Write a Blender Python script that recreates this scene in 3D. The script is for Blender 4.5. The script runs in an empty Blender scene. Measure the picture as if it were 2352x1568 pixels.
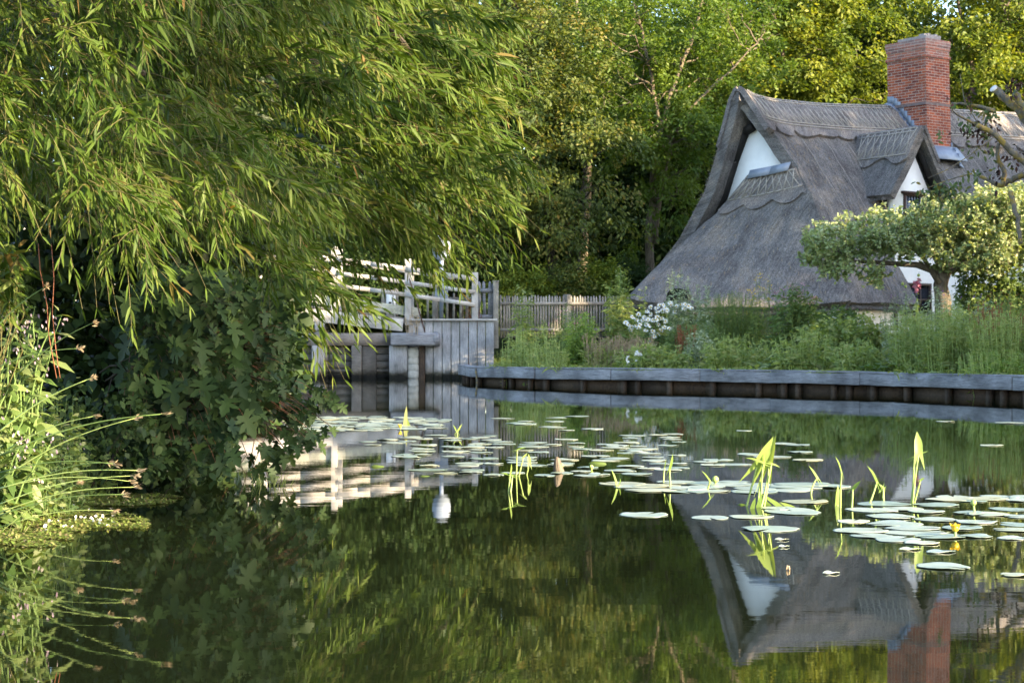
import bpy, math, random
import numpy as np
from mathutils import Vector, noise as mnoise

R = math.radians
sc = bpy.context.scene
C = sc.collection

# ------------------------------------------------------------------ camera
FP = 3920.0                      # focal length in units where the picture is 2352 wide
cam = bpy.data.cameras.new('camera')
cam.lens = 60.0
cam.sensor_width = 36.0
cam.clip_end = 3000
cam.clip_start = 0.05
cam.dof.use_dof = True
cam.dof.focus_distance = 10.5
cam.dof.aperture_fstop = 9.0
cam_o = bpy.data.objects.new('camera', cam)
C.objects.link(cam_o)
cam_o.location = (0, 0, 1.0)
cam_o.rotation_euler = (R(90), 0, 0)
sc.camera = cam_o

# ------------------------------------------------------------------ light
SUN_EL = 19.0
SUN_AZ = 122.0                   # clockwise from +Y: right and behind the camera
w = bpy.data.worlds.new('World')
sc.world = w
w.use_nodes = True
nt = w.node_tree
sky = nt.nodes.new('ShaderNodeTexSky')
sky.sky_type = 'NISHITA'
sky.sun_disc = False
sky.sun_elevation = R(SUN_EL)
sky.sun_rotation = R(SUN_AZ)
sky.air_density = 1.0
sky.dust_density = 1.0
sky.ozone_density = 1.0
nt.links.new(sky.outputs[0], nt.nodes['Background'].inputs[0])
nt.nodes['Background'].inputs[1].default_value = 0.15
sl = bpy.data.lights.new('sun', 'SUN')
sl.energy = 5.0
sl.angle = R(0.53)
sl.color = (1.0, 0.80, 0.52)
so = bpy.data.objects.new('sun', sl)
C.objects.link(so)
sdir = Vector((math.sin(R(SUN_AZ)) * math.cos(R(SUN_EL)), math.cos(R(SUN_AZ)) * math.cos(R(SUN_EL)), math.sin(R(SUN_EL))))
so.rotation_euler = sdir.to_track_quat('Z', 'Y').to_euler()
so.location = (30, -20, 30)
vs = sc.view_settings
vs.view_transform = 'Standard'
vs.look = 'None'
vs.gamma = 1.0
vs.exposure = 2.4
sc.cycles.max_bounces = 6
sc.cycles.diffuse_bounces = 3
sc.cycles.glossy_bounces = 3
sc.cycles.transmission_bounces = 4
sc.cycles.transparent_max_bounces = 4
sc.cycles.caustics_reflective = False
sc.cycles.caustics_refractive = False
sc.cycles.use_denoising = True

# ------------------------------------------------------------------ helpers
def P(X, Y, d):
    """the point at distance d that is seen at (X, Y) of the 2352 wide photograph"""
    return np.array([(X - 1176.0) / FP * d, d, 1.0 - (Y - 784.0) / FP * d])

def WP(X, Y):
    """the point of the water surface seen at (X, Y)"""
    d = FP / (Y - 784.0)
    return np.array([(X - 1176.0) / FP * d, d, 0.0])

def nrmz(a):
    a = np.asarray(a, float)
    return a / (np.linalg.norm(a, axis=-1, keepdims=True) + 1e-9)

def tag(o, label=None, cat=None, group=None, kind=None):
    if label: o['label'] = label
    if cat: o['category'] = cat
    if group: o['group'] = group
    if kind: o['kind'] = kind
    return o

def empty(name, loc, label, cat, group=None, rz=0.0):
    o = bpy.data.objects.new(name, None)
    o.empty_display_size = 0.2
    C.objects.link(o)
    o.location = tuple(float(v) for v in loc)
    o.rotation_euler = (0, 0, rz)
    return tag(o, label, cat, group)

def link(name, me, m, parent=None, label=None, smooth=False):
    o = bpy.data.objects.new(name, me)
    C.objects.link(o)
    if m is not None and not me.materials:
        for mm in (m if isinstance(m, (list, tuple)) else [m]):
            me.materials.append(mm)
    if smooth and len(me.polygons):
        me.polygons.foreach_set('use_smooth', [True] * len(me.polygons))
    if parent is not None:
        o.parent = parent
        # children are written in world space: undo the parent's placement
        o.matrix_parent_inverse = Mparent(parent)
    if label: o['label'] = label
    return o

def Mparent(p):
    from mathutils import Matrix
    m = Matrix.LocRotScale(p.location, p.rotation_euler.to_quaternion(), p.scale)
    if p.parent is not None:
        m = Matrix(Mparent(p.parent)).inverted() @ p.matrix_parent_inverse @ m
    return m.inverted()

def np_mesh(name, V, loops, sizes, rnd=None, uv=None, matidx=None):
    me = bpy.data.meshes.new(name)
    V = np.ascontiguousarray(V, dtype=np.float32).reshape(-1, 3)
    loops = np.ascontiguousarray(loops, dtype=np.int32).ravel()
    sizes = np.ascontiguousarray(sizes, dtype=np.int32).ravel()
    me.vertices.add(len(V))
    me.vertices.foreach_set('co', V.ravel())
    me.loops.add(len(loops))
    me.loops.foreach_set('vertex_index', loops)
    me.polygons.add(len(sizes))
    st = np.zeros(len(sizes), dtype=np.int32)
    st[1:] = np.cumsum(sizes)[:-1]
    me.polygons.foreach_set('loop_start', st)
    try:
        me.polygons.foreach_set('loop_total', sizes)
    except Exception:
        pass
    if matidx is not None:
        me.polygons.foreach_set('material_index', np.ascontiguousarray(matidx, dtype=np.int32))
    if rnd is not None:
        a = me.attributes.new('rnd', 'FLOAT', 'POINT')
        a.data.foreach_set('value', np.ascontiguousarray(rnd, dtype=np.float32).ravel())
    if uv is not None:
        l = me.uv_layers.new(name='UVMap')
        l.data.foreach_set('uv', np.ascontiguousarray(uv, dtype=np.float32).ravel())
    me.update(calc_edges=True)
    me.validate()
    return me

TEMPL = {
    # (s, t, fold) and faces
    'lance': ([(0, 0, 0), (.28, -.46, .10), (.28, .46, .10), (.62, -.40, .08), (.62, .40, .08), (1, 0, 0), (.28, 0, 0), (.62, 0, 0)],
              [(0, 1, 6), (0, 6, 2), (1, 3, 7, 6), (6, 7, 4, 2), (3, 5, 7), (7, 5, 4)]),
    'quad': ([(0, 0, 0), (.5, -.5, .12), (1, 0, 0), (.5, .5, .12)], [(0, 1, 2), (0, 2, 3)]),
    'oval': ([(0, 0, 0), (.2, -.38, .06), (.2, .38, .06), (.6, -.48, .08), (.6, .48, .08), (1, 0, 0)],
             [(0, 1, 2), (1, 3, 4, 2), (3, 5, 4)]),
    'blade': ([(0, -.5, 0), (0, .5, 0), (.35, -.45, 0), (.35, .45, 0), (.7, -.3, 0), (.7, .3, 0), (1, 0, 0)],
              [(0, 2, 3, 1), (2, 4, 5, 3), (4, 6, 5)]),
    'disc': ([(0, -.5, 0), (.5, -1, 0), (1, -.5, 0), (1, .5, 0), (.5, 1, 0), (0, .5, 0)], [(0, 1, 2, 3, 4, 5)]),
}
_mp = [(.02, .03), (-.14, .22), (-.10, .34), (.02, .30), (.02, .42), (.10, .56), (.14, .40), (.20, .24), (.34, .40), (.40, .54), (.50, .62), (.52, .46), (.54, .34), (.46, .16), (.60, .22), (.70, .27), (.76, .18), (.86, .14), (1.0, 0.0)]
_mo = _mp + [(s, -t) for s, t in reversed(_mp[1:-1])] + [(0.0, -.04)]
_mv = [(.34, 0, -.02)] + [(s, t, .10 * abs(t) * 2 - .05 * s) for s, t in _mo]
TEMPL['maple'] = (_mv, [(0, i, i + 1) for i in range(1, len(_mv) - 1)] + [(0, len(_mv) - 1, 1)])

def leaves(name, pos, dirs, L, Wd, m, parent=None, kind='lance', bend=0.15, rnd=None, rng=None, up=None, label=None, upmix=0.0):
    """a cloud of leaves as one mesh: pos, dirs (N,3); L, Wd (N,)"""
    rng = rng or np.random.default_rng(1)
    pos = np.asarray(pos, float); N = len(pos)
    d = nrmz(dirs)
    L = np.broadcast_to(np.asarray(L, float), (N,)); Wd = np.broadcast_to(np.asarray(Wd, float), (N,))
    ref = rng.normal(size=(N, 3))
    if up is not None:
        ref = nrmz(ref) * (1 - upmix) + np.asarray(up, float) * upmix
    side = nrmz(np.cross(d, ref))
    nn = np.cross(side, d)
    tv, tf = TEMPL[kind]
    tv = np.array(tv)
    s, t, f = tv[:, 0], tv[:, 1], tv[:, 2]
    b = np.broadcast_to(np.asarray(bend, float), (N,))
    V = (pos[:, None, :] + d[:, None, :] * (L[:, None] * s)[..., None] + side[:, None, :] * (Wd[:, None] * t)[..., None]
         + nn[:, None, :] * (Wd[:, None] * f)[..., None])
    V[:, :, 2] -= (L[:, None] * b[:, None]) * (s ** 2)[None, :]
    nv = len(tv)
    fl = np.concatenate([np.array(x) for x in tf])
    fs = np.array([len(x) for x in tf])
    loops = (np.arange(N)[:, None] * nv + fl[None, :])
    sizes = np.tile(fs, N)
    if rnd is None: rnd = rng.random(N)
    me = np_mesh(name, V, loops, sizes, rnd=np.repeat(rnd, nv))
    return link(name, me, m, parent, label)

class MB:
    """collects shapes into one mesh"""
    def __init__(s): s.v = []; s.f = []; s.n = 0; s.uv = {}; s.hasuv = False
    def add(s, V, F, uvs=None):
        b = s.n
        s.v.append(np.asarray(V, float).reshape(-1, 3)); s.n += len(s.v[-1])
        for i, f in enumerate(F):
            if uvs is not None:
                s.uv[len(s.f)] = uvs[i]; s.hasuv = True
            s.f.append(tuple(b + k for k in f))
        return s
    def hexa(s, c):
        """8 corners: bottom ring 0-3, top ring 4-7"""
        return s.add(c, [(3, 2, 1, 0), (4, 5, 6, 7), (0, 1, 5, 4), (1, 2, 6, 5), (2, 3, 7, 6), (3, 0, 4, 7)])
    def box(s, c, size, rz=0.0, ax=None):
        c = np.asarray(c, float); h = np.asarray(size, float) / 2
        ux = np.array([math.cos(rz), math.sin(rz), 0]); uy = np.array([-math.sin(rz), math.cos(rz), 0]); uz = np.array([0, 0, 1.0])
        if ax is not None: ux, uy, uz = ax
        q = [c + ux * h[0] * a + uy * h[1] * b + uz * h[2] * e for e in (-1, 1) for a, b in ((-1, -1), (1, -1), (1, 1), (-1, 1))]
        return s.hexa(q)
    def beam(s, a, b, wdt, hgt, up=(0, 0, 1), bev=0.0):
        """a bar from a to b, wdt across, hgt along up"""
        a = np.asarray(a, float); b = np.asarray(b, float)
        d = nrmz(b - a); up = np.asarray(up, float)
        sd = nrmz(np.cross(d, up)); u2 = np.cross(sd, d)
        ring = []
        if bev > 0:
            e = bev
            pr = [(-.5, -.5 + e), (-.5 + e, -.5), (.5 - e, -.5), (.5, -.5 + e), (.5, .5 - e), (.5 - e, .5), (-.5 + e, .5), (-.5, .5 - e)]
        else:
            pr = [(-.5, -.5), (.5, -.5), (.5, .5), (-.5, .5)]
        n = len(pr)
        V = [p + sd * wdt * q[0] + u2 * hgt * q[1] for p in (a, b) for q in pr]
        F = [tuple(range(n))[::-1], tuple(range(n, 2 * n))] + [(i, (i + 1) % n, n + (i + 1) % n, n + i) for i in range(n)]
        return s.add(V, F)
    def tube(s, pts, rad, n=6, cap=True):
        pts = np.asarray(pts, float); k = len(pts)
        rad = np.broadcast_to(np.asarray(rad, float), (k,))
        t = np.gradient(pts, axis=0); t = nrmz(t)
        ref = np.array([0, 0, 1.0]) if abs(t[0][2]) < .9 else np.array([1.0, 0, 0])
        a = nrmz(np.cross(t, ref)); b = np.cross(t, a)
        an = np.linspace(0, 2 * math.pi, n, endpoint=False)
        V = pts[:, None, :] + rad[:, None, None] * (a[:, None, :] * np.cos(an)[None, :, None] + b[:, None, :] * np.sin(an)[None, :, None])
        F = []
        for i in range(k - 1):
            for j in range(n):
                j2 = (j + 1) % n
                F.append((i * n + j, i * n + j2, (i + 1) * n + j2, (i + 1) * n + j))
        if cap:
            F.append(tuple(range(n))[::-1]); F.append(tuple((k - 1) * n + j for j in range(n)))
        return s.add(V.reshape(-1, 3), F)
    def mesh(s, name):
        V = np.concatenate(s.v) if s.v else np.zeros((0, 3))
        sizes = np.array([len(f) for f in s.f]); loops = np.concatenate([np.array(f) for f in s.f])
        uv = None
        if s.hasuv:
            uv = []
            for i, f in enumerate(s.f):
                uv += list(s.uv.get(i, [(0, 0)] * len(f)))
            uv = np.array(uv)
        return np_mesh(name, V, loops, sizes, uv=uv)
    def build(s, name, m, parent=None, smooth=False, label=None, bevel=0.0):
        o = link(name, s.mesh(name), m, parent, label, smooth)
        if bevel > 0:
            md = o.modifiers.new('bevel', 'BEVEL'); md.width = bevel; md.segments = 2; md.limit_method = 'ANGLE'
        return o

def slab(name, T, thick, m, parent=None, uv=None, jitter=0.0, seed=0, smooth=True, down=None):
    """a thick sheet: T (a,b,3) top points; thick offset along the inward normal; closed rim"""
    T = np.array(T, float); a, b = T.shape[:2]
    du = np.gradient(T, axis=0); dv = np.gradient(T, axis=1)
    N = nrmz(np.cross(du, dv))
    if N[..., 2].mean() < 0: N = -N; flip = True
    else: flip = False
    if jitter:
        for i in range(a):
            for j in range(b):
                p = Vector(T[i, j])
                T[i, j] += N[i, j] * jitter * (mnoise.noise(p * 1.3 + Vector((seed, 0, 0))) + .6 * mnoise.noise(p * 3.7) + .35 * mnoise.noise(p * 9.0))
    B = T - N * thick if down is None else T + np.asarray(down, float) * thick
    V = np.concatenate([T.reshape(-1, 3), B.reshape(-1, 3)])
    if uv is None:
        ul = np.concatenate([np.zeros((1, b)), np.cumsum(np.linalg.norm(np.diff(T, axis=0), axis=2), axis=0)])
        vl = np.concatenate([np.zeros((a, 1)), np.cumsum(np.linalg.norm(np.diff(T, axis=1), axis=2), axis=1)], axis=1)
        uv = np.stack([ul, vl], axis=-1)
    U = np.concatenate([uv.reshape(-1, 2)] * 2)
    # the rim gets a shifted coordinate so the cut end shows straw ends
    ix = lambda i, j: i * b + j
    F = []
    for i in range(a - 1):
        for j in range(b - 1):
            q = (ix(i, j), ix(i + 1, j), ix(i + 1, j + 1), ix(i, j + 1))
            F.append(q if not flip else q[::-1])
    o = a * b
    nt_ = len(F)
    for k in range(nt_): F.append(tuple(x + o for x in F[k][::-1]))
    rim = [ix(i, 0) for i in range(a)] + [ix(a - 1, j) for j in range(1, b)] + [ix(i, b - 1) for i in range(a - 2, -1, -1)] + [ix(0, j) for j in range(b - 2, 0, -1)]
    for k in range(len(rim)):
        p, q = rim[k], rim[(k + 1) % len(rim)]
        F.append((p, p + o, q + o, q) if not flip else (q, q + o, p + o, p))
    loops = np.concatenate([np.array(f) for f in F]); sizes = np.array([len(f) for f in F])
    luv = U[loops % len(U)].copy()
    bot = loops >= o
    luv[bot, 1] += thick
    me = np_mesh(name, V, loops, sizes, uv=luv)
    ob = link(name, me, m, parent)
    if smooth:
        sm = np.ones(len(sizes), bool); sm[2 * nt_:] = False
        me.polygons.foreach_set('use_smooth', sm)
        try: me.set_sharp_from_angle(angle=R(55))
        except Exception: pass
    return ob

def interp(xs, ys, x): return np.interp(x, xs, ys)

def smooth01(t):
    t = np.clip(t, 0, 1); return t * t * (3 - 2 * t)

# ------------------------------------------------------------------ materials
def newmat(name):
    m = bpy.data.materials.new(name); m.use_nodes = True
    nt = m.node_tree
    return m, nt, nt.nodes['Principled BSDF'], nt.nodes['Material Output']

def ramp(nt, stops, src=None, interp_='LINEAR'):
    r = nt.nodes.new('ShaderNodeValToRGB'); r.color_ramp.interpolation = interp_
    el = r.color_ramp.elements
    while len(el) > 1: el.remove(el[-1])
    el[0].position = stops[0][0]; el[0].color = (*stops[0][1], 1)
    for p, c in stops[1:]:
        e = el.new(p); e.color = (*c, 1)
    if src is not None: nt.links.new(src, r.inputs[0])
    return r

def tex_noise(nt, vec, scale, detail=4, rough=.6, dist=0.0):
    n = nt.nodes.new('ShaderNodeTexNoise'); n.inputs['Scale'].default_value = scale
    n.inputs['Detail'].default_value = detail; n.inputs['Roughness'].default_value = rough
    n.inputs['Distortion'].default_value = dist
    if vec is not None: nt.links.new(vec, n.inputs['Vector'])
    return n

def mapping(nt, src, scale=(1, 1, 1), loc=(0, 0, 0), rot=(0, 0, 0)):
    mp = nt.nodes.new('ShaderNodeMapping')
    mp.inputs['Scale'].default_value = scale; mp.inputs['Location'].default_value = loc; mp.inputs['Rotation'].default_value = rot
    nt.links.new(src, mp.inputs['Vector']); return mp.outputs[0]

def mixc(nt, fac, a, b, blend='MIX'):
    x = nt.nodes.new('ShaderNodeMix'); x.data_type = 'RGBA'; x.blend_type = blend
    for sock, v in ((x.inputs[0], fac), (x.inputs[6], a), (x.inputs[7], b)):
        if isinstance(v, (int, float)): sock.default_value = v
        elif isinstance(v, tuple): sock.default_value = (*v, 1)
        else: nt.links.new(v, sock)
    return x.outputs[2]

def bump(nt, h, bsdf, strength=.5, dist=.02):
    b = nt.nodes.new('ShaderNodeBump'); b.inputs['Strength'].default_value = strength; b.inputs['Distance'].default_value = dist
    nt.links.new(h, b.inputs['Height']); nt.links.new(b.outputs[0], bsdf.inputs['Normal']); return b

def leaf_mat(name, cols, tr=.35, rough=.5, spec=.3, tcol=None):
    m, nt, b, out = newmat(name)
    at = nt.nodes.new('ShaderNodeAttribute'); at.attribute_name = 'rnd'
    n = len(cols)
    r = ramp(nt, [(i / max(1, n - 1), c) for i, c in enumerate(cols)], at.outputs['Fac'])
    nt.links.new(r.outputs[0], b.inputs['Base Color'])
    b.inputs['Roughness'].default_value = rough
    b.inputs['Specular IOR Level'].default_value = spec
    t = nt.nodes.new('ShaderNodeBsdfTranslucent')
    tc = mixc(nt, 1.0, r.outputs[0], tcol or (1.35, 1.25, .45), 'MULTIPLY')
    nt.links.new(tc, t.inputs['Color'])
    mx = nt.nodes.new('ShaderNodeMixShader'); mx.inputs[0].default_value = tr
    nt.links.new(b.outputs[0], mx.inputs[1]); nt.links.new(t.outputs[0], mx.inputs[2])
    nt.links.new(mx.outputs[0], out.inputs['Surface'])
    return m

def plain(name, c, rough=.7, spec=.3, var=.25, scale=8.0, bmp=.2):
    m, nt, b, out = newmat(name)
    tc = nt.nodes.new('ShaderNodeTexCoord')
    n = tex_noise(nt, tc.outputs['Object'], scale, 5)
    r = ramp(nt, [(.25, tuple(x * (1 - var) for x in c)), (.75, tuple(min(1, x * (1 + var)) for x in c))], n.outputs[0])
    nt.links.new(r.outputs[0], b.inputs['Base Color'])
    b.inputs['Roughness'].default_value = rough; b.inputs['Specular IOR Level'].default_value = spec
    if bmp: bump(nt, n.outputs[0], b, bmp, .01)
    return m

def wood(name, c1, c2, grain=(1, 1, 1), wet=False, lichen=0.0, rough=.8):
    """weathered timber; grain = scale per axis (small along the grain)"""
    m, nt, b, out = newmat(name)
    geo = nt.nodes.new('ShaderNodeNewGeometry')
    v = mapping(nt, geo.outputs['Position'], grain)
    n1 = tex_noise(nt, v, 6, 6, .65, .4)
    n2 = tex_noise(nt, geo.outputs['Position'], 1.7, 3, .5)
    r1 = ramp(nt, [(.3, c1), (.7, c2)], n1.outputs[0])
    r2 = ramp(nt, [(.3, (.50, .50, .51)), (.7, (1.15, 1.15, 1.17))], n2.outputs[0])
    col = mixc(nt, 1.0, r1.outputs[0], r2.outputs[0], 'MULTIPLY')
    # knots and dark cracks
    n3 = tex_noise(nt, v, 22, 3, .7)
    r3 = ramp(nt, [(.33, (.35, .33, .32)), (.42, (1, 1, 1))], n3.outputs[0])
    col = mixc(nt, .8, col, r3.outputs[0], 'MULTIPLY')
    if lichen:
        n4 = tex_noise(nt, geo.outputs['Position'], 9, 5, .7)
        r4 = ramp(nt, [(.55, (0, 0, 0)), (.64, (1, 1, 1))], n4.outputs[0])
        f = nt.nodes.new('ShaderNodeMath'); f.operation = 'MULTIPLY'; f.inputs[1].default_value = lichen
        nt.links.new(r4.outputs[0], f.inputs[0])
        col = mixc(nt, f.outputs[0], col, (.50, .50, .36))
    if wet:
        # the black tide mark above the water line
        sp = nt.nodes.new('ShaderNodeSeparateXYZ'); nt.links.new(geo.outputs['Position'], sp.inputs[0])
        n5 = tex_noise(nt, geo.outputs['Position'], 7, 4, .7)
        ad = nt.nodes.new('ShaderNodeMath'); ad.operation = 'MULTIPLY_ADD'; ad.inputs[1].default_value = .22; ad.inputs[2].default_value = -.11
        nt.links.new(n5.outputs[0], ad.inputs[0])
        a2 = nt.nodes.new('ShaderNodeMath'); a2.operation = 'ADD'
        nt.links.new(sp.outputs[2], a2.inputs[0]); nt.links.new(ad.outputs[0], a2.inputs[1])
        r5 = ramp(nt, [(.075, (.022, .024, .014)), (.12, (.16, .15, .10)), (.25, (.85, .83, .78)), (.5, (1, 1, 1))], a2.outputs[0])
        col = mixc(nt, 1.0, col, r5.outputs[0], 'MULTIPLY')
    nt.links.new(col, b.inputs['Base Color'])
    b.inputs['Roughness'].default_value = rough; b.inputs['Specular IOR Level'].default_value = .25
    bump(nt, n1.outputs[0], b, .5, .012)
    return m

def thatch(name, c1, c2, c3):
    m, nt, b, out = newmat(name)
    uv = nt.nodes.new('ShaderNodeTexCoord').outputs['UV']
    geo = nt.nodes.new('ShaderNodeNewGeometry').outputs['Position']
    n1 = tex_noise(nt, mapping(nt, uv, (30, 8, 1)), 1.0, 6, .75, .8)
    n2 = tex_noise(nt, geo, 1.1, 4, .6, .3)
    n3 = tex_noise(nt, mapping(nt, uv, (9, 1.1, 1)), 1.0, 4, .6)
    n4 = tex_noise(nt, geo, 38, 3, .7)
    r1 = ramp(nt, [(.28, c1), (.5, c2), (.74, c3)], n1.outputs[0])
    r2 = ramp(nt, [(.3, (.58, .56, .57)), (.5, (.95, .95, .97)), (.68, (1.40, 1.28, 1.15))], n2.outputs[0])
    col = mixc(nt, 1.0, r1.outputs[0], r2.outputs[0], 'MULTIPLY')
    r3 = ramp(nt, [(.3, (.62, .62, .62)), (.6, (1.12, 1.12, 1.12))], n3.outputs[0])
    col = mixc(nt, .8, col, r3.outputs[0], 'MULTIPLY')
    r4 = ramp(nt, [(.38, (.36, .36, .37)), (.50, (.95, .95, .95)), (.64, (1.55, 1.5, 1.45))], n4.outputs[0])
    col = mixc(nt, .75, col, r4.outputs[0], 'MULTIPLY')
    nt.links.new(col, b.inputs['Base Color'])
    b.inputs['Roughness'].default_value = .95; b.inputs['Specular IOR Level'].default_value = .08
    h = nt.nodes.new('ShaderNodeMath'); h.operation = 'ADD'
    nt.links.new(n1.outputs[0], h.inputs[0]); nt.links.new(n4.outputs[0], h.inputs[1])
    bump(nt, h.outputs[0], b, .8, .05)
    return m

def brick(name):
    m, nt, b, out = newmat(name)
    uv = nt.nodes.new('ShaderNodeTexCoord').outputs['UV']
    geo = nt.nodes.new('ShaderNodeNewGeometry').outputs['Position']
    br = nt.nodes.new('ShaderNodeTexBrick')
    nt.links.new(uv, br.inputs['Vector'])
    br.inputs['Scale'].default_value = 1.0
    br.inputs['Brick Width'].default_value = .27
    br.inputs['Row Height'].default_value = .085
    br.inputs['Mortar Size'].default_value = .008
    br.inputs['Mortar Smooth'].default_value = .3
    br.inputs['Bias'].default_value = -.1
    br.inputs['Color1'].default_value = (.37, .095, .045, 1)
    br.inputs['Color2'].default_value = (.14, .042, .036, 1)
    br.inputs['Mortar'].default_value = (.42, .36, .31, 1)
    n = tex_noise(nt, geo, 2.1, 4, .6)
    r = ramp(nt, [(.3, (.72, .70, .70)), (.7, (1.15, 1.12, 1.1))], n.outputs[0])
    col = mixc(nt, 1.0, br.outputs[0], r.outputs[0], 'MULTIPLY')
    n2 = tex_noise(nt, geo, 5.5, 5, .7)
    r2 = ramp(nt, [(.56, (0, 0, 0)), (.70, (.75, .75, .75))], n2.outputs[0])
    col = mixc(nt, r2.outputs[0], col, (.24, .20, .19))
    # sooty lichen-grey crown
    sp = nt.nodes.new('ShaderNodeSeparateXYZ'); nt.links.new(geo, sp.inputs[0])
    mr = nt.nodes.new('ShaderNodeMapRange'); mr.inputs[1].default_value = 9.7; mr.inputs[2].default_value = 10.6
    nt.links.new(sp.outputs[2], mr.inputs[0])
    mm = nt.nodes.new('ShaderNodeMath'); mm.operation = 'MULTIPLY'
    nt.links.new(mr.outputs[0], mm.inputs[0]); nt.links.new(n2.outputs[0], mm.inputs[1])
    col = mixc(nt, mm.outputs[0], col, (.33, .29, .28))
    nt.links.new(col, b.inputs['Base Color'])
    b.inputs['Roughness'].default_value = .9; b.inputs['Specular IOR Level'].default_value = .15
    bump(nt, br.outputs['Fac'], b, -.6, .012)
    return m

M = {}
M['wood_grey'] = wood('weathered_grey_wood', (.22, .22, .225), (.42, .42, .43), (6, 6, .7), wet=True)
M['wood_board'] = wood('grey_oak_board', (.12, .122, .132), (.33, .332, .35), (.7, .7, 8), wet=False)
M['wood_fence'] = wood('fence_wood', (.22, .20, .17), (.36, .33, .28), (8, 8, .8), lichen=.35)
M['wood_white'] = wood('bleached_rail_wood', (.36, .33, .30), (.56, .53, .49), (.6, .6, 9), lichen=.15)
M['wood_pale'] = wood('bleached_post_wood', (.34, .32, .30), (.52, .50, .47), (7, 7, .7), lichen=.15)
M['wood_dark'] = wood('wet_dark_wood', (.07, .062, .055), (.14, .125, .11), (.8, .8, 7), wet=True)
M['wood_stain'] = wood('stained_plank_wood', (.13, .115, .10), (.22, .20, .18), (.8, .8, 7), wet=True)
M['wood_rust'] = wood('rusty_sheet_metal', (.035, .024, .018), (.10, .065, .042), (3, 3, 3), wet=False)
M['thatch'] = thatch('old_grey_thatch', (.092, .084, .080), (.19, .177, .168), (.33, .31, .295))
M['thatch_cap'] = thatch('ridge_thatch', (.12, .105, .10), (.22, .20, .19), (.32, .295, .28))
M['spar'] = plain('hazel_spar', (.36, .325, .285), .8, .2, .3, 20)
M['plaster'] = plain('white_limewash', (.80, .79, .77), .85, .15, .09, 2.2, .2)
M['black_wood'] = plain('black_barge_board', (.018, .016, .015), .7, .2, .3, 12)
M['brown_wood'] = plain('dark_brown_window_frame', (.055, .030, .022), .6, .3, .3, 12)
M['lead'] = plain('lead_flashing', (.22, .25, .31), .5, .5, .18, 7, .2)
M['brick'] = brick('old_red_brick')
M['iron'] = plain('rusty_iron', (.09, .055, .045), .8, .3, .4, 18)
M['bag'] = plain('sandbag_cloth', (.33, .32, .29), .9, .1, .25, 9, .4)
M['sign_grey'] = plain('pale_grey_paint', (.22, .26, .33), .5, .4, .06, 4)
M['white'] = plain('white_paint', (.80, .80, .78), .5, .4, .05, 4)
M['black'] = plain('black_paint', (.02, .02, .022), .5, .4, .1, 4)

m, nt_, b_, o_ = newmat('leaded_glass')
b_.inputs['Base Color'].default_value = (.02, .025, .035, 1); b_.inputs['Roughness'].default_value = .08
b_.inputs['Specular IOR Level'].default_value = .6
M['glass'] = m

def bark(name, c1, c2, moss=None):
    m, nt, b, out = newmat(name)
    geo = nt.nodes.new('ShaderNodeNewGeometry').outputs['Position']
    n = tex_noise(nt, mapping(nt, geo, (9, 9, 2.2)), 1.6, 6, .7, .6)
    r = ramp(nt, [(.3, c1), (.72, c2)], n.outputs[0])
    col = r.outputs[0]
    if moss:
        n2 = tex_noise(nt, geo, 5, 5, .7)
        r2 = ramp(nt, [(.47, (0, 0, 0)), (.60, (.85, .85, .85))], n2.outputs[0])
        col = mixc(nt, r2.outputs[0], col, moss)
    nt.links.new(col, b.inputs['Base Color']); b.inputs['Roughness'].default_value = .95; b.inputs['Specular IOR Level'].default_value = .1
    bump(nt, n.outputs[0], b, .9, .03)
    return m
M['bark'] = bark('brown_bark', (.07, .055, .042), (.20, .165, .13))
M['bark_ash'] = bark('ash_bark', (.085, .068, .050), (.23, .185, .135))
M['bark_lichen'] = bark('lichen_bark', (.075, .065, .055), (.20, .18, .15), (.30, .21, .045))
M['bark_dark'] = bark('dark_bark', (.035, .03, .025), (.09, .075, .06))
M['twig'] = plain('willow_twig', (.095, .085, .030), .6, .3, .3, 15)
M['cane'] = plain('dead_red_cane', (.22, .09, .05), .7, .2, .3, 20)
M['stem'] = plain('green_stem', (.10, .16, .045), .6, .3, .25, 15)
M['stem_pale'] = plain('pale_green_stem', (.26, .34, .10), .5, .4, .15, 15)

M['willow'] = leaf_mat('willow_leaf', [(.023, .046, .007), (.043, .078, .010), (.068, .110, .016), (.098, .135, .027), (.15, .095, .035)], .36, .5, .15)
M['maple'] = leaf_mat('sycamore_leaf', [(.016, .032, .012), (.024, .045, .015), (.034, .062, .017), (.050, .080, .024)], .25, .55, .16)
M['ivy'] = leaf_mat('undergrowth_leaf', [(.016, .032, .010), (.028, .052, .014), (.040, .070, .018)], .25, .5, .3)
M['bg_cherry'] = leaf_mat('cherry_leaf', [(.026, .046, .010), (.044, .068, .013), (.070, .098, .017), (.120, .140, .024), (.20, .14, .035)], .36, .55, .3)
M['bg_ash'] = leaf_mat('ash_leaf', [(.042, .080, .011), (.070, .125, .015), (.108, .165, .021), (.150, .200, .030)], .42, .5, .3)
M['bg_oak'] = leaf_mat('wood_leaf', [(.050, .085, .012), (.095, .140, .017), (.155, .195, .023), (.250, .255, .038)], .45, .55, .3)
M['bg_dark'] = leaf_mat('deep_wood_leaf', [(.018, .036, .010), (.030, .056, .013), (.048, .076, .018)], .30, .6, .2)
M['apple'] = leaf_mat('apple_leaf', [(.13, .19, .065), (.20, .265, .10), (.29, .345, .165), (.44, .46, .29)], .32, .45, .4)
M['weed'] = leaf_mat('weed_leaf', [(.115, .170, .045), (.185, .250, .068), (.245, .300, .092), (.31, .33, .15)], .42, .55, .3)
M['weed_bright'] = leaf_mat('bright_green_leaf', [(.12, .20, .035), (.17, .26, .05), (.22, .30, .07)], .38, .5, .3)
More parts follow.
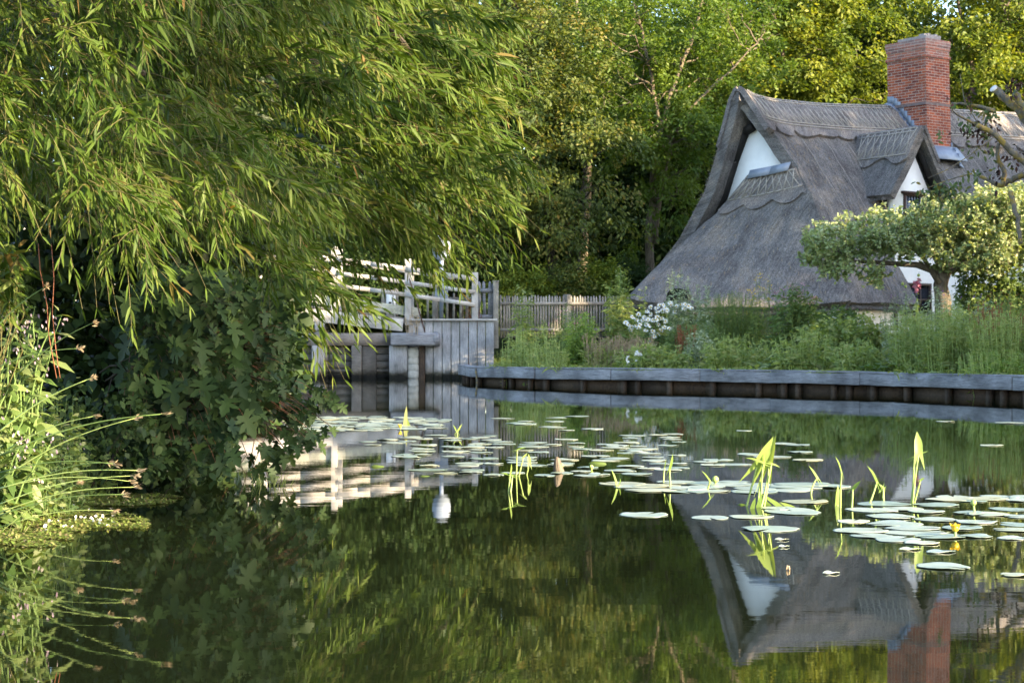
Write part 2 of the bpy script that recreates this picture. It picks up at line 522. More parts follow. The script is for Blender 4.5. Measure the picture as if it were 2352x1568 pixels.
M['weed_dark'] = leaf_mat('dark_green_leaf', [(.080, .130, .034), (.118, .180, .050), (.165, .225, .072)], .3, .5, .3)
M['weed_grey'] = leaf_mat('grey_green_leaf', [(.20, .25, .16), (.28, .33, .22), (.36, .40, .29)], .28, .6, .2)
M['comfrey'] = leaf_mat('comfrey_leaf', [(.050, .095, .022), (.085, .145, .036), (.135, .190, .060), (.20, .235, .10)], .36, .5, .35)
M['grass'] = leaf_mat('grass_blade', [(.115, .170, .038), (.17, .23, .055), (.22, .26, .08), (.30, .28, .14)], .33, .55, .25)
M['straw'] = leaf_mat('straw', [(.24, .18, .11), (.32, .25, .16), (.38, .31, .22)], .3, .7, .15, (1.1, 1, .8))
M['rust'] = leaf_mat('rust_seed', [(.14, .045, .025), (.20, .075, .035), (.26, .12, .06)], .25, .7, .15, (1.2, .9, .6))
M['petal_white'] = leaf_mat('white_petal', [(.72, .72, .70), (.82, .82, .80)], .25, .6, .2, (1, 1, 1))
M['petal_pink'] = leaf_mat('pink_petal', [(.50, .14, .24), (.62, .26, .36), (.68, .42, .46)], .35, .6, .2, (1, .9, .95))
M['petal_purple'] = leaf_mat('purple_petal', [(.20, .09, .36), (.30, .16, .44)], .3, .6, .2, (1, .9, 1))
M['petal_lilac'] = leaf_mat('lilac_bell', [(.36, .27, .38), (.48, .38, .46), (.52, .50, .42)], .4, .6, .2, (1, .95, 1))
M['petal_yellow'] = leaf_mat('yellow_petal', [(.58, .36, .02), (.66, .46, .04)], .3, .5, .3, (1, 1, .6))
M['apple_fruit'] = plain('green_apple', (.24, .30, .06), .4, .5, .15, 10)
M['berry'] = plain('red_berry', (.26, .035, .02), .35, .5, .15, 10)
M['black_leaf'] = leaf_mat('withered_leaf', [(.020, .012, .012), (.045, .022, .020), (.08, .035, .03)], .15, .7, .2)
M['arrow'] = leaf_mat('arrowhead_leaf', [(.11, .18, .035), (.16, .24, .05), (.23, .30, .08)], .36, .45, .3, (1.3, 1.25, .5))
M['duckweed'] = leaf_mat('duckweed', [(.075, .12, .02), (.12, .17, .03), (.17, .19, .05), (.16, .12, .07)], .2, .5, .4)

def pad_mat():
    m, nt, b, out = newmat('lily_pad')
    geo = nt.nodes.new('ShaderNodeNewGeometry').outputs['Position']
    n = tex_noise(nt, geo, 14, 5, .65)
    r = ramp(nt, [(.3, (.21, .26, .21)), (.6, (.28, .33, .285)), (.75, (.32, .33, .20))], n.outputs[0])
    n2 = tex_noise(nt, geo, 3.1, 2, .5)
    r2 = ramp(nt, [(.35, (.75, .8, .8)), (.65, (1.15, 1.1, 1.05))], n2.outputs[0])
    oi = nt.nodes.new('ShaderNodeObjectInfo')
    r3 = ramp(nt, [(0, (.62, .72, .66)), (.5, (1, 1, 1)), (.86, (1.12, 1.06, .92)), (1, (1.1, .92, .55))], oi.outputs['Random'])
    n4 = tex_noise(nt, geo, 45, 3, .6)
    r4 = ramp(nt, [(.66, (1, 1, 1)), (.74, (.50, .38, .22))], n4.outputs[0])
    cc = mixc(nt, 1.0, mixc(nt, 1.0, r.outputs[0], r2.outputs[0], 'MULTIPLY'), r3.outputs[0], 'MULTIPLY')
    nt.links.new(mixc(nt, 1.0, cc, r4.outputs[0], 'MULTIPLY'), b.inputs['Base Color'])
    b.inputs['Roughness'].default_value = .33; b.inputs['Specular IOR Level'].default_value = .55
    b.inputs['Coat Weight'].default_value = .5; b.inputs['Coat Roughness'].default_value = .4
    bump(nt, n.outputs[0], b, .35, .008)
    return m
M['pad'] = pad_mat()

def water_mat():
    m, nt, b, out = newmat('still_river_water')
    geo = nt.nodes.new('ShaderNodeNewGeometry').outputs['Position']
    n1 = tex_noise(nt, mapping(nt, geo, (1.1, 3.2, 1)), 1.5, 3, .5, .3)
    n2 = tex_noise(nt, mapping(nt, geo, (4, 14, 1)), 2.2, 3, .55, .2)
    # breeze patches: some of the surface is smoother than the rest
    n3 = tex_noise(nt, mapping(nt, geo, (.25, .5, 1)), 1.0, 2, .5)
    mu = nt.nodes.new('ShaderNodeMath'); mu.operation = 'MULTIPLY'
    nt.links.new(n2.outputs[0], mu.inputs[0]); nt.links.new(n3.outputs[0], mu.inputs[1])
    ad = nt.nodes.new('ShaderNodeMath'); ad.operation = 'MULTIPLY_ADD'; ad.inputs[1].default_value = .35
    nt.links.new(mu.outputs[0], ad.inputs[0]); nt.links.new(n1.outputs[0], ad.inputs[2])
    b.inputs['Base Color'].default_value = (.007, .010, .004, 1)
    b.inputs['Roughness'].default_value = .0
    b.inputs['IOR'].default_value = 1.85
    b.inputs['Specular IOR Level'].default_value = 1.0
    bump(nt, ad.outputs[0], b, .009, .03)
    return m
M['water'] = water_mat()

def ground_mat():
    m, nt, b, out = newmat('bank_soil_and_turf')
    geo = nt.nodes.new('ShaderNodeNewGeometry').outputs['Position']
    n = tex_noise(nt, geo, 1.4, 6, .65)
    n2 = tex_noise(nt, geo, 14, 5, .7)
    r = ramp(nt, [(.3, (.030, .040, .014)), (.55, (.055, .075, .022)), (.75, (.085, .085, .04))], n.outputs[0])
    r2 = ramp(nt, [(.3, (.6, .6, .6)), (.7, (1.2, 1.2, 1.2))], n2.outputs[0])
    nt.links.new(mixc(nt, 1.0, r.outputs[0], r2.outputs[0], 'MULTIPLY'), b.inputs['Base Color'])
    b.inputs['Roughness'].default_value = .95; b.inputs['Specular IOR Level'].default_value = .1
    bump(nt, n2.outputs[0], b, .6, .05)
    return m
M['ground'] = ground_mat()
# ------------------------------------------------------------------ ground and water
FAR = np.array([(-60, 50.5), (-14, 50.5), (-5.4, 49.5), (-5.2, 47.3), (-2.0, 47.3), (-.62, 47.0), (-.62, 44.6), (-.75, 41.75), (2.26, 37.3), (5.35, 34.75), (7.36, 32.45),
                (8.85, 29.3), (10.3, 25.5), (13.5, 20), (16.5, 12), (18.5, 4), (20, -12), (30, -40), (400, -200), (400, 400), (-400, 400), (-400, 50.5)])
NEAR = np.array([(-400, 50.5), (-14, 50.5), (-11.5, 46), (-8.6, 38), (-5.6, 25), (-3.9, 17), (-2.75, 13.2), (-2.85, 12), (-2.95, 9.4), (-2.50, 7.7), (-2.75, 6.2),
                 (-4.5, 3.5), (-7, -4), (-14, -20), (-400, -60)])

def inside(poly, x, y):
    r = np.zeros(x.shape, bool); n = len(poly)
    for i in range(n):
        x1, y1 = poly[i]; x2, y2 = poly[(i + 1) % n]
        c = ((y1 > y) != (y2 > y)) & (x < (x2 - x1) * (y - y1) / (y2 - y1 + 1e-12) + x1)
        r ^= c
    return r

def sdist(poly, x, y):
    d = np.full(x.shape, 1e9); n = len(poly)
    for i in range(n):
        a = poly[i]; b = poly[(i + 1) % n]
        ab = b - a; t = np.clip(((x - a[0]) * ab[0] + (y - a[1]) * ab[1]) / (ab @ ab), 0, 1)
        d = np.minimum(d, np.hypot(x - a[0] - t * ab[0], y - a[1] - t * ab[1]))
    return np.where(inside(poly, x, y), d, -d)

def gh(x, y):
    x = np.asarray(x, float); y = np.asarray(y, float)
    sf = sdist(FAR, x, y); sn = sdist(NEAR, x, y)
    s = np.maximum(sf, sn)
    far = .30 + .85 * smooth01(sf / 10.0)
    plat = smooth01((sf + .05) / .3) * smooth01((x + 5.4) / .4) * smooth01((-.75 - x) / .5) * smooth01((y - 46.9) / .3) * smooth01((53 - y) / 2.0)
    far = far * (1 - plat) + 1.56 * plat
    far = far + 2.5 * smooth01((y - 62) / 60)
    near = .02 + .55 * smooth01(sn / 2.2) + .5 * smooth01((sn - 2) / 8)
    z = np.where(sf >= sn, far, near)
    z = np.where(s < 0, -.15 - .8 * smooth01(-s / 1.6), z)
    z = np.where((sf < .42) & (sf >= 0) & (x > -.9), -.35, z)
    return z

def gz(x, y): return float(gh(np.array([x]), np.array([y]))[0])

def axis_samples(dense0, dense1, step, lim):
    a = list(np.arange(dense0, dense1, step)); s = step; v = dense1
    while v < lim: a.append(v); s *= 1.35; v += s
    a.append(lim); s = step; v = dense0
    b = []
    while v > -lim: s *= 1.35; v -= s; b.append(v)
    b[-1] = -lim
    return np.array(b[::-1] + a)
gx = axis_samples(-13, 17, .25, 400); gy = axis_samples(3, 58, .25, 400)
XX, YY = np.meshgrid(gx, gy, indexing='ij')
ZZ = gh(XX, YY)
ZZ = ZZ + np.where(ZZ > .05, .06 * np.sin(XX * 2.3 + YY * 1.1) * np.sin(YY * 1.9 - XX * .7), 0)
na, nb = XX.shape
ii = (np.arange(na - 1)[:, None] * nb + np.arange(nb - 1)[None, :]).ravel()
me = np_mesh('ground', np.stack([XX, YY, ZZ], -1).reshape(-1, 3), np.stack([ii, ii + nb, ii + nb + 1, ii + 1], -1), np.full(len(ii), 4))
tag(link('ground', me, M['ground'], smooth=True), kind='structure')
me = np_mesh('water', [(-300, -80, 0), (300, -80, 0), (300, 300, 0), (-300, 300, 0)], [0, 1, 2, 3], [4])
tag(link('water', me, M['water']), kind='structure')

# ------------------------------------------------------------------ timber edging of the far bank
edge = empty('timber_edging', (2.26, 37.3, 0), 'weathered grey horizontal timber boards on posts edging the far river bank', 'river edging')
rg = random.Random(5)
EP = [P(1065, 872, 44.5)[:2], P(1091, 878, 41.9)[:2], P(1240, 884, 39.2)[:2], P(1413, 889, 37.3)[:2], P(1616, 893, 35.9)[:2], P(1780, 897, 34.7)[:2], P(1985, 902.5, 33.1)[:2],
      P(2067, 905, 32.4)[:2], P(2340, 917, 29.5)[:2], np.array([10.3, 25.6]), np.array([13.4, 20.2])]
TOP = [.36, .355, .37, .39, .385, .385, .385, .37, .385, .385, .385]
for i in range(len(EP) - 1):
    a, b = EP[i], EP[i + 1]
    d = nrmz(np.append(b - a, 0)); nn = np.array([d[1], -d[0], 0])    # towards the river
    if nn[1] > 0: nn = -nn
    off = nn * (.11 + .016 * (i % 2))
    za, zb = TOP[i], TOP[i + 1]
    mb = MB()
    hb = .225
    k = 5
    pts = [np.append(a + (b - a) * t, za + (zb - za) * t - hb / 2 + rg.uniform(-.006, .006)) + off for t in np.linspace(0.002, .998, k)]
    for j in range(k - 1):
        pass
    # one board, slightly bowed, with an uneven top edge
    V = []; F = []
    for j, p in enumerate(pts):
        e = rg.uniform(-.012, .012)
        V += [p + nn * .035 + np.array([0, 0, -hb / 2 + rg.uniform(-.008, .008)]), p - nn * .035 + np.array([0, 0, -hb / 2]),
              p - nn * .035 + np.array([0, 0, hb / 2 + e]), p + nn * .035 + np.array([0, 0, hb / 2 + e])]
        if j:
            o = 4 * j
            F += [(o - 4 + q, o - 4 + (q + 1) % 4, o + (q + 1) % 4, o + q) for q in range(4)]
    F += [(3, 2, 1, 0), (4 * k - 4, 4 * k - 3, 4 * k - 2, 4 * k - 1)]
    mb.add(V, F); mb.build('board', M['wood_board'], edge, bevel=.012)
    # capping plank on top
    mb = MB(); mb.beam(np.append(a, za + .02) + nn * .02, np.append(b, zb + .02) + nn * .02, .26, .035)
    mb.build('capping', M['wood_board'], edge, bevel=.006)
    mb = MB(); mb.beam(np.append(a, -.1) - nn * .09, np.append(b, -.1) - nn * .09, .03, .75)
    mb.build('sheet_piling', M['wood_rust'], edge)
    L = np.linalg.norm(b - a); s = .25
    while s < L - .1:
        p = a + (b - a) * s / L
        for q in ((0,) if rg.random() < .45 else (0, .36)):
            if s + q > L - .05: continue
            pp = p + d[:2] * q
            mb = MB(); mb.box(np.append(pp, -.12) + nn * .005, (.10, .12, .66), math.atan2(d[1], d[0]))
            mb.build('post', M['wood_rust'], edge)
        s += rg.uniform(.95, 1.25)
mb = MB()
p0 = P(1091, 850, 41.7)
mb.tube([p0 + (.05, .1, .02), p0 + (.02, -.22, .03), p0 + (.05, -.26, -.25), p0 + (.03, -.26, -.5)], .022, 8)
tag(mb.build('mooring_rope', M['bark_lichen'], None), 'old rope hanging over the left end of the timber edging into the water', 'rope')
_o = bpy.data.objects['mooring_rope']

# ------------------------------------------------------------------ wooden footbridge
D = 46.5
br = empty('footbridge', (-6.5, 46.5, 0), 'bleached white wooden footbridge with three rails rising to the left behind the willow', 'bridge')
def yb(X, y0, s0=.145):                       # a rail line of the bridge: straight then flattening
    t = 1091 - X
    return y0 - s0 * t + .00007 * max(0, t - 150) ** 2
def rail_line(X, y0, s0, d): return P(X, yb(X, y0, s0), d)
POSTX = [1091, 937, 768, 590, 410, 230, 50]
mb = None
for side, d in ((0, D), (1, D + 1.35)):
    for nm, y0, s0, hgt in (('top_rail', 641, .146, .13), ('middle_rail', 671, .143, .11), ('low_rail', 700, .147, .11))[:1 if side else 3]:
        mb = MB()
        xs = list(np.linspace(1091 if side == 0 else 1040, 50, 14))
        pr = []
        for X in xs:
            p = rail_line(X, y0, s0, D); p[1] = d - .085; pr.append(p)
        for a, b in zip(pr[:-1], pr[1:]): mb.beam(a, b, .055, hgt)
        mb.build(nm, M['wood_white'], br)
    for X in POSTX:
        t = rail_line(X, 626 if X > 1000 else 624, .19 if X > 900 else .185, D)
        bz = rail_line(X, 736, .13, D)[2] if X > 1000 else rail_line(X, 768, .14, D)[2]
        mb = MB(); x = t[0]
        if side == 1 and X > 1000: continue
        mb.box((x, d, (t[2] + bz) / 2), (.17, .13, t[2] - bz))
        mb.build('rail_post', M['wood_pale'], br, bevel=.012)
    mb = MB(); xs = list(np.linspace(960, 40, 12))
    pr = []
    for X in xs:
        a = P(X, 726 - .142 * (1091 - X) + 10 + .00006 * max(0, 1091 - X - 150) ** 2, D); a[1] = d + .10; pr.append(a)
    for a, b in zip(pr[:-1], pr[1:]): mb.beam(a, b, .12, .25)
    mb.build('kerb_beam', wood('lichened_beam', (.26, .26, .21), (.46, .45, .38), (.6, .6, 7), lichen=.7) if side == 0 else M['wood_white'], br, bevel=.01)
    mb = MB(); xs = list(np.linspace(926, 40, 12)); pr = []
    for X in xs:
        a = P(X, 747 - .115 * (926 - X) + .00005 * max(0, 926 - X - 100) ** 2, D); a[1] = d - .02; pr.append(a)
    for a, b in zip(pr[:-1], pr[1:]): mb.beam(a, b, .16, .34)
    mb.build('main_beam', M['wood_white'], br, bevel=.012)
mb = MB(); pr = []
for X in np.linspace(960, 40, 12):
    a = P(X, 736 - .13 * (960 - X) + .00006 * max(0, 926 - X - 100) ** 2, D); a[1] = D + .7; pr.append(a)
for a, b in zip(pr[:-1], pr[1:]): mb.beam(a, b, 1.4, .06)
mb.build('deck', M['wood_stain'], br)
for X in (735, 420, 160):                     # river piers
    for d in (D + .1, D + 1.3):
        mb = MB(); x = (X - 1176) / FP * D
        zt = P(X, 747 - .115 * (926 - X), D)[2]
        mb.box((x, d, (zt - 1) / 2), (.24, .24, zt + 1)); mb.build('pier', M['wood_grey'], br, bevel=.015)
    mb = MB(); mb.box(((X - 1176) / FP * D, D + .7, zt - .28), (.26, 1.7, .22)); mb.build('cross_beam', M['wood_grey'], br, bevel=.01)

ab = empty('bridge_abutment', (-3.5, 46.5, 0), 'weathered plank abutment below the right end of the footbridge with sandbags', 'abutment')
pl = None
rg = random.Random(9)
xs = [976, 995, 1015.5, 1036, 1056, 1076, 1096, 1115.5, 1135]
for i in range(8):
    a = P(xs[i] + .8, 737, D)[0]; b = P(xs[i + 1] - .8, 737, D)[0]
    mb = MB(); zb = -.5
    mb.box(((a + b) / 2, D + rg.uniform(-.012, .012), (1.56 + zb) / 2), (b - a, .07, 1.56 - zb))
    mb.build('wall_plank', M['wood_grey'], ab, bevel=.008)
for X0 in (938, 957):
    a = P(X0 + .8, 737, D)[0]; b = P(X0 + 18.2, 737, D)[0]
    mb = MB(); mb.box(((a + b) / 2, D + .02, 1.17), (b - a, .07, .78)); mb.build('wall_plank', M['wood_grey'], ab, bevel=.008)
mb = MB(); mb.box((P(1039, 735, D)[0], D - .02, 1.59), (P(1142, 0, D)[0] - P(936, 0, D)[0], .22, .055)); mb.build('coping_board', M['wood_pale'], ab, bevel=.008)
mb = MB(); a = P(900, 779, D)[0]; b = P(1008, 779, D)[0]
z = P(0, 779, D)[2]
mb.tube([(b - .12, D - .30, z), (b - .06, D - .30, z), (b, D - .30, z + .01), (b + .05, D - .30, z + .015)], [.20, .205, .20, .15], 12)
mb.beam((a, D - .30, z), (b - .08, D - .30, z), .34, .35, bev=.12)
mb.build('sill_beam', M['wood_board'], ab, bevel=.01)
mb = MB(); a2 = P(560, 779, D)[0]
mb.beam((a2, D + .05, z + .0), (a + .05, D + .05, z), .30, .34); mb.build('sill_beam', M['wood_stain'], ab)
for X0, X1, yy, mm in ((895, 936, -.1, 'wood_grey'), (808, 831, 0, 'wood_stain'), (832, 864, .06, 'wood_dark'), (963, 976, -.05, 'wood_rust'), (718, 736, -.1, 'wood_grey')):
    a = P(X0, 0, D)[0]; b = P(X1, 0, D)[0]; zt = z - .17
    mb = MB(); mb.box(((a + b) / 2, D + yy, (zt - .5) / 2), (b - a, .2, zt + .5)); mb.build('pile', M[mm], ab, bevel=.012)
zs = [P(0, y, D)[2] for y in (797, 813, 830, 847, 857, 875)]
for j in range(5):
    for X0, X1 in ((752, 808), (832, 895), (640, 752)):
        a = P(X0 + .5, 0, D)[0]; b = P(X1 - .5, 0, D)[0]
        mb = MB(); mb.box(((a + b) / 2, D + .22 + .006 * (j % 2), (zs[j] + zs[j + 1]) / 2), (b - a, .06, zs[j] - zs[j + 1] - .012)); mb.build('lagging_board', M['wood_stain'], ab)
mb = MB(); mb.box((P(955, 0, D)[0], D + .25, .2), (.6, .05, 1.5)); mb.build('back_board', M['wood_dark'], ab)
def sandbag(cx, cz, sx, sz, tilt):
    V = []; nth, nph = 14, 9
    for i in range(nph):
        ph = -math.pi / 2 + math.pi * i / (nph - 1)
        for j in range(nth):
            th = 2 * math.pi * j / nth
            s = lambda q: math.copysign(abs(q) ** .6, q)
            p = np.array([s(math.cos(ph)) * s(math.cos(th)) * sx, s(math.cos(ph)) * s(math.sin(th)) * .16, s(math.sin(ph)) * sz])
            p[2] += .02 * mnoise.noise(Vector(p * 9 + cz * 7))
            c, q = math.cos(tilt), math.sin(tilt)
            V.append((cx + p[0] * c - p[2] * q, D - .02 + p[1], cz + p[0] * q + p[2] * c))
    F = [(i * nth + j, i * nth + (j + 1) % nth, (i + 1) * nth + (j + 1) % nth, (i + 1) * nth + j) for i in range(nph - 1) for j in range(nth)]
    mb = MB(); mb.add(V, F); return mb.build('sandbag', M['bag'], None, smooth=True)
for k, (yc, sz, t) in enumerate(((811, .19, .05), (829, .14, -.12), (844, .16, .25), (859, .15, -.15))):
    nm = ('topmost pale sandbag stacked between the dark piles under the sill beam', 'second sandbag from the top in the stack under the sill beam',
          'tilted third sandbag in the stack under the sill beam', 'lowest sandbag of the stack touching the water')[k]
    p = P(949.5, yc, D); tag(sandbag(p[0], p[2], .17, sz, t), nm, 'sandbag', 'sandbags stacked under the sill beam')
mb = MB(); mb.tube([P(940, 640, D - .25), P(950, 670, D - .25), P(976, 762, D - .32)], .022, 6)
tag(mb.build('iron_rod', M['iron'], None), 'rusty iron rod leaning against the right bridge post', 'rod')

# sign disc on a grey post behind the bridge
s = empty('navigation_sign', P(1014, 733, 47.4), 'back of a pale grey oval river sign on a grey post behind the bridge', 'sign')
mb = MB(); p = P(1014, 569, 47.4); q = P(1014, 733, 47.4)
V = []; n = 28
for yy in (-.012, .012):
    for k in range(n):
        a = 2 * math.pi * k / n; V.append(p + np.array([.26 * math.cos(a), yy - .05, .36 * math.sin(a)]))
mb.add(V, [tuple(range(n)), tuple(range(2 * n - 1, n - 1, -1))] + [(k, n + k, n + (k + 1) % n, (k + 1) % n) for k in range(n)])
mb.build('sign_plate', M['sign_grey'], s)
mb = MB(); mb.tube([q, p + (0, 0, .3)], .06, 10); mb.build('post', M['sign_grey'], s, smooth=False)
mb = MB(); c = P(1014, 675, 47.4); mb.box(c + (0, -.02, -.02), (.36, .16, .26)); mb.box(c + (0, -.02, .12), (.42, .2, .05)); mb.build('box', M['sign_grey'], s, bevel=.01)

g = empty('gauge_board', P(898, 715, 47.6), 'small white water level gauge with black bars on a grey frame behind the bridge rails', 'gauge')
mb = MB()
for X in (881, 911): mb.beam(P(X, 735, 47.6), P(X, 662, 47.6), .13 if X < 900 else .1, .1, up=(0, 1, 0))
mb.beam(P(886, 668, 47.55), P(906, 668, 47.55), .04, .05); mb.build('frame', M['wood_fence'], g)
mb = MB(); mb.beam(P(898, 735, 47.5), P(898, 668, 47.5), .26, .03, up=(0, 1, 0)); mb.build('board', M['white'], g)
mb = MB()
for k in range(5):
    mb.beam(P(892 + 1, 727 - k * 8, 47.47), P(899, 727 - k * 8, 47.47), .02, .045)
mb.beam(P(902.5, 735, 47.47), P(902.5, 668, 47.47), .012, .012, up=(0, 1, 0))
for k in range(12): mb.beam(P(903, 731 - k * 5, 47.47), P(905, 731 - k * 5, 47.47), .012, .02)
mb.build('marking', M['black'], g)

# ------------------------------------------------------------------ picket fences
def picket(mb, p, h, wdt, tilt, yaw=0):
    c, s_ = math.cos(yaw), math.sin(yaw); t = .02
    V = []
    for yy in (-t / 2, t / 2):
        for q, z in ((-.5, 0), (.5, 0), (.5, h - .06), (.18, h), (-.18, h), (-.5, h - .06)):
            x = q * wdt + tilt * z
            V.append((p[0] + x * c - yy * s_, p[1] + x * s_ + yy * c, p[2] + z))
    mb.add(V, [(0, 1, 2, 3, 4, 5), (11, 10, 9, 8, 7, 6)] + [(k, 6 + k, 6 + (k + 1) % 6, (k + 1) % 6) for k in range(6)])

def fence(label, X0, d0, X1, d1, ytop, ybot, step, railys, posts, rail_off=.04, seed=1, lean=.02, skip=()):
    rg = random.Random(seed)
    a = P(X0, ybot, d0); b = P(X1, ybot, d1)
    f = empty('picket_fence', a, label, 'fence')
    n = int(round(np.linalg.norm((b - a)[:2]) / step)); yaw = math.atan2(b[1] - a[1], b[0] - a[0])
    bk = np.array([-math.sin(yaw), math.cos(yaw), 0])
    for k in range(n + 1):
        if k in skip: continue
        t = k / n; X = X0 + (X1 - X0) * t; d = d0 + (d1 - d0) * t
        p = P(X, ybot, d); zt = P(X, ytop, d)[2]
        p[2] -= .15
        mb = MB(); picket(mb, p, zt - p[2] + rg.uniform(-.03, .02), .062 + rg.uniform(-.006, .006), rg.uniform(-lean, lean), yaw); mb.build('picket', M['wood_fence'], f)
    for y in railys:
        mb = MB(); mb.beam(P(X0 - 4, y, d0) + bk * rail_off, P(X1 + 2, y, d1) + bk * rail_off, .04, .085); mb.build('rail', M['wood_fence'], f)
    for X in posts:
        t = (X - X0) / (X1 - X0); d = d0 + (d1 - d0) * t
        p = P(X, ybot, d); zt = P(X, ytop - 3, d)[2]
        mb = MB(); mb.box((p[0], p[1] + .02, (p[2] - .2 + zt) / 2), (.15, .14, zt - p[2] + .2), yaw); mb.build('post', M['wood_fence'], f, bevel=.01)
    return f
fence('grey picket fence with pointed tops running right from the gate post to the cottage garden', 1151, 47.6, 1416, 50.5, 679, 763, .108, (697, 757), (1303,), -.04, 2)
fence('short gappy picket fence standing on the bank behind the bridge rails', 983, 48.4, 1086, 48.0, 673, 738, .205, (686,), (1000,), .04, 3, .05)
fence('close set pickets between the last bridge post and the small gate', 1062, 48.3, 1098, 48.2, 673, 738, .135, (686,), (), .04, 7, .03)
gt = empty('garden_gate', P(1115, 732, 47.2), 'small grey wooden gate between the bridge end and its tall post', 'gate')
for X, top in ((1103, 646), (1113.5, 646), (1123.5, 646), (1131, 650)):
    mb = MB(); p = P(X, 735, 47.2); picket(mb, p, P(X, top, 47.2)[2] - p[2], .085, -.03 if X < 1120 else .02); mb.build('picket', M['wood_board'], gt)
for y in (667, 727):
    mb = MB(); mb.beam(P(1099, y, 47.15), P(1134, y, 47.15), .045, .11); mb.build('rail', M['wood_board'], gt)
gp = empty('gate_post', P(1139, 779, 47.1), 'tall square grey post at the right side of the small gate', 'post')
mb = MB(); a = P(1139, 800, 47.1); b = P(1139, 647, 47.1); mb.beam(a, b, .15, .15, up=(0, 1, 0)); mb.build('post', M['wood_fence'], gp, bevel=.012)
mb = MB(); mb.box(b + (0, 0, .01), (.18, .18, .04)); mb.build('cap', M['wood_fence'], gp, bevel=.01)
# ------------------------------------------------------------------ thatched cottage
UA = R(37.0)
U = np.array([math.cos(UA), math.sin(UA), 0]); Vv = np.array([math.sin(UA), -math.cos(UA), 0]); Zz = np.array([0, 0, 1.0])
O0 = P(1697, 784, 50.3); O0[2] = 0; O0 = O0 + U * .4      # gable plane centre on plan
def CW(u, v, z): return O0 + U * u + Vv * v + Zz * z
cot = empty('cottage', CW(4, 1, 1.0), 'old white cottage under a steep grey thatched roof with red brick chimney', 'cottage')

def ridge(u): return 8.18 + .045 * max(0.0, u - .8) + .27 * math.exp(-(u + .45) / .45) - .05 * math.exp(-((u - 3) / 1.6) ** 2)
PV = [0, .12, .35, .8, 1.4, 2.0, 3.0, 4.0, 4.5, 4.82]
PZ = [0, -.03, -.24, -.76, -1.50, -2.30, -3.62, -5.00, -5.72, -6.2]
def front_z(u, v): return ridge(u) * (1 - min(1, v / 4.8) * 0) + np.interp(v, PV, PZ) - (ridge(u) - 8.25) * min(1, v / 3.0)
BV = [0, .12, .35, .66, 1.37, 2.3, 2.9, 3.6]
BZ = [0, -.03, -.35, -1.15, -2.70, -4.0, -4.6, -5.2]
def back_z(u, v): return ridge(u) + np.interp(v, BV, BZ) - (ridge(u) - 8.25) * min(1, v / 3.0)

# limit of the front slope on the left: the verge above, the hip crease below
LV = [0, .5, 1.2, 2.0, 2.6, 3.4, 4.2, 4.82]
LU = [-.42, -.30, -.14, -.02, -.12, -.33, -.62, -.95]
# fit the slope's left limit to world points
def uL(v): return float(np.interp(v, LV, LU))

def front_pts(u0f, u1, v0, v1, nu, nv, lift=0.0):
    T = np.zeros((nu, nv, 3))
    for j, v in enumerate(np.linspace(v0, v1, nv)):
        a = u0f(v)
        for i, t in enumerate(np.linspace(0, 1, nu)):
            u = a + (u1 - a) * t
            T[i, j] = CW(u, v, front_z(u, v))
    return T
T1 = front_pts(uL, 1.87, 0, 4.82, 40, 40)
roof = slab('thatch_front', T1, .38, M['thatch'], cot, jitter=.05, seed=1)
roof['label'] = 'steep front thatch slope running low over the lean-to'
T2 = front_pts(lambda v: 1.85, 13.5, 0, 3.45, 50, 28)
roof2 = slab('thatch_front', T2, .40, M['thatch'], cot, jitter=.05, seed=2)
# back slope: seen at the gable as the thick cut end
T3 = np.zeros((40, 22, 3))
for j, v in enumerate(np.linspace(0, 3.6, 22)):
    a = np.interp(v, [0, 1.5, 2.6, 3.6], [-.42, -.42, -.55, -.75])
    for i, t in enumerate(np.linspace(0, 1, 40)):
        u = a + (13.5 - a) * t ** 1.5
        T3[i, j] = CW(u, -v, back_z(u, v))
slab('thatch_back', T3, .46, M['thatch'], cot, jitter=.03, seed=3)

# ridge cap with scalloped lower edge
def cap(name, u0, u1, side, vmax, sc_amp, n, holes=()):
    m_ = 14; T = np.zeros((n, m_, 3))
    for i, u in enumerate(np.linspace(u0, u1, n)):
        ph = (u * 1.15 + .12 * math.sin(u * 2.3)) % 1.0
        lobe = vmax + sc_amp * (math.sqrt(max(0, 1 - (2 * ph - 1) ** 2)) - .5) * (.7 + .5 * math.sin(u * 1.7 + 1)) + .03 * mnoise.noise(Vector((u * 6, 0, 0)))
        for j, t in enumerate(np.linspace(0, 1, m_)):
            v = lobe * t; uu = u + (-.42 - u) * 0
            z = front_z(u, v) if side > 0 else back_z(u, v)
            # out from the slope
            T[i, j] = CW(u, side * v, z) + (Zz * .75 + Vv * side * .6) * .105
    return slab(name, T, .17, M['thatch_cap'], cot, jitter=.018, seed=4)
cap('ridge_cap', -.44, 13.5, 1, 1.12, .22, 190)
cap('ridge_cap', -.44, 13.5, -1, .85, .10, 120)
def on_front(u, v, lift=.14): return CW(u, v, front_z(u, v)) + (Zz * .75 + Vv * .6) * lift
def spars(name, f, us, vs_, step, par, r=.014, extra=()):
    mb = MB()
    u0, u1 = us; v0, v1 = vs_
    for v in (v0, v1) + tuple(extra):
        mb.tube([f(u, v) for u in np.linspace(u0, u1, max(3, int((u1 - u0) / .25)))], r, 4)
    n = int((u1 - u0) / step)
    for k in range(n):
        a = u0 + k * step
        mb.tube([f(a, v0), f(min(u1, a + step * .9), v1)], r * .85, 4)
        mb.tube([f(a, v1), f(min(u1, a + step * .9), v0)], r * .85, 4)
    mb.build(name, M['spar'], par)
spars('ridge_spars', lambda u, v: on_front(u, v, .125), (-.3, 6.0), (.16, .86), .23, cot, .016, (.24, .93))
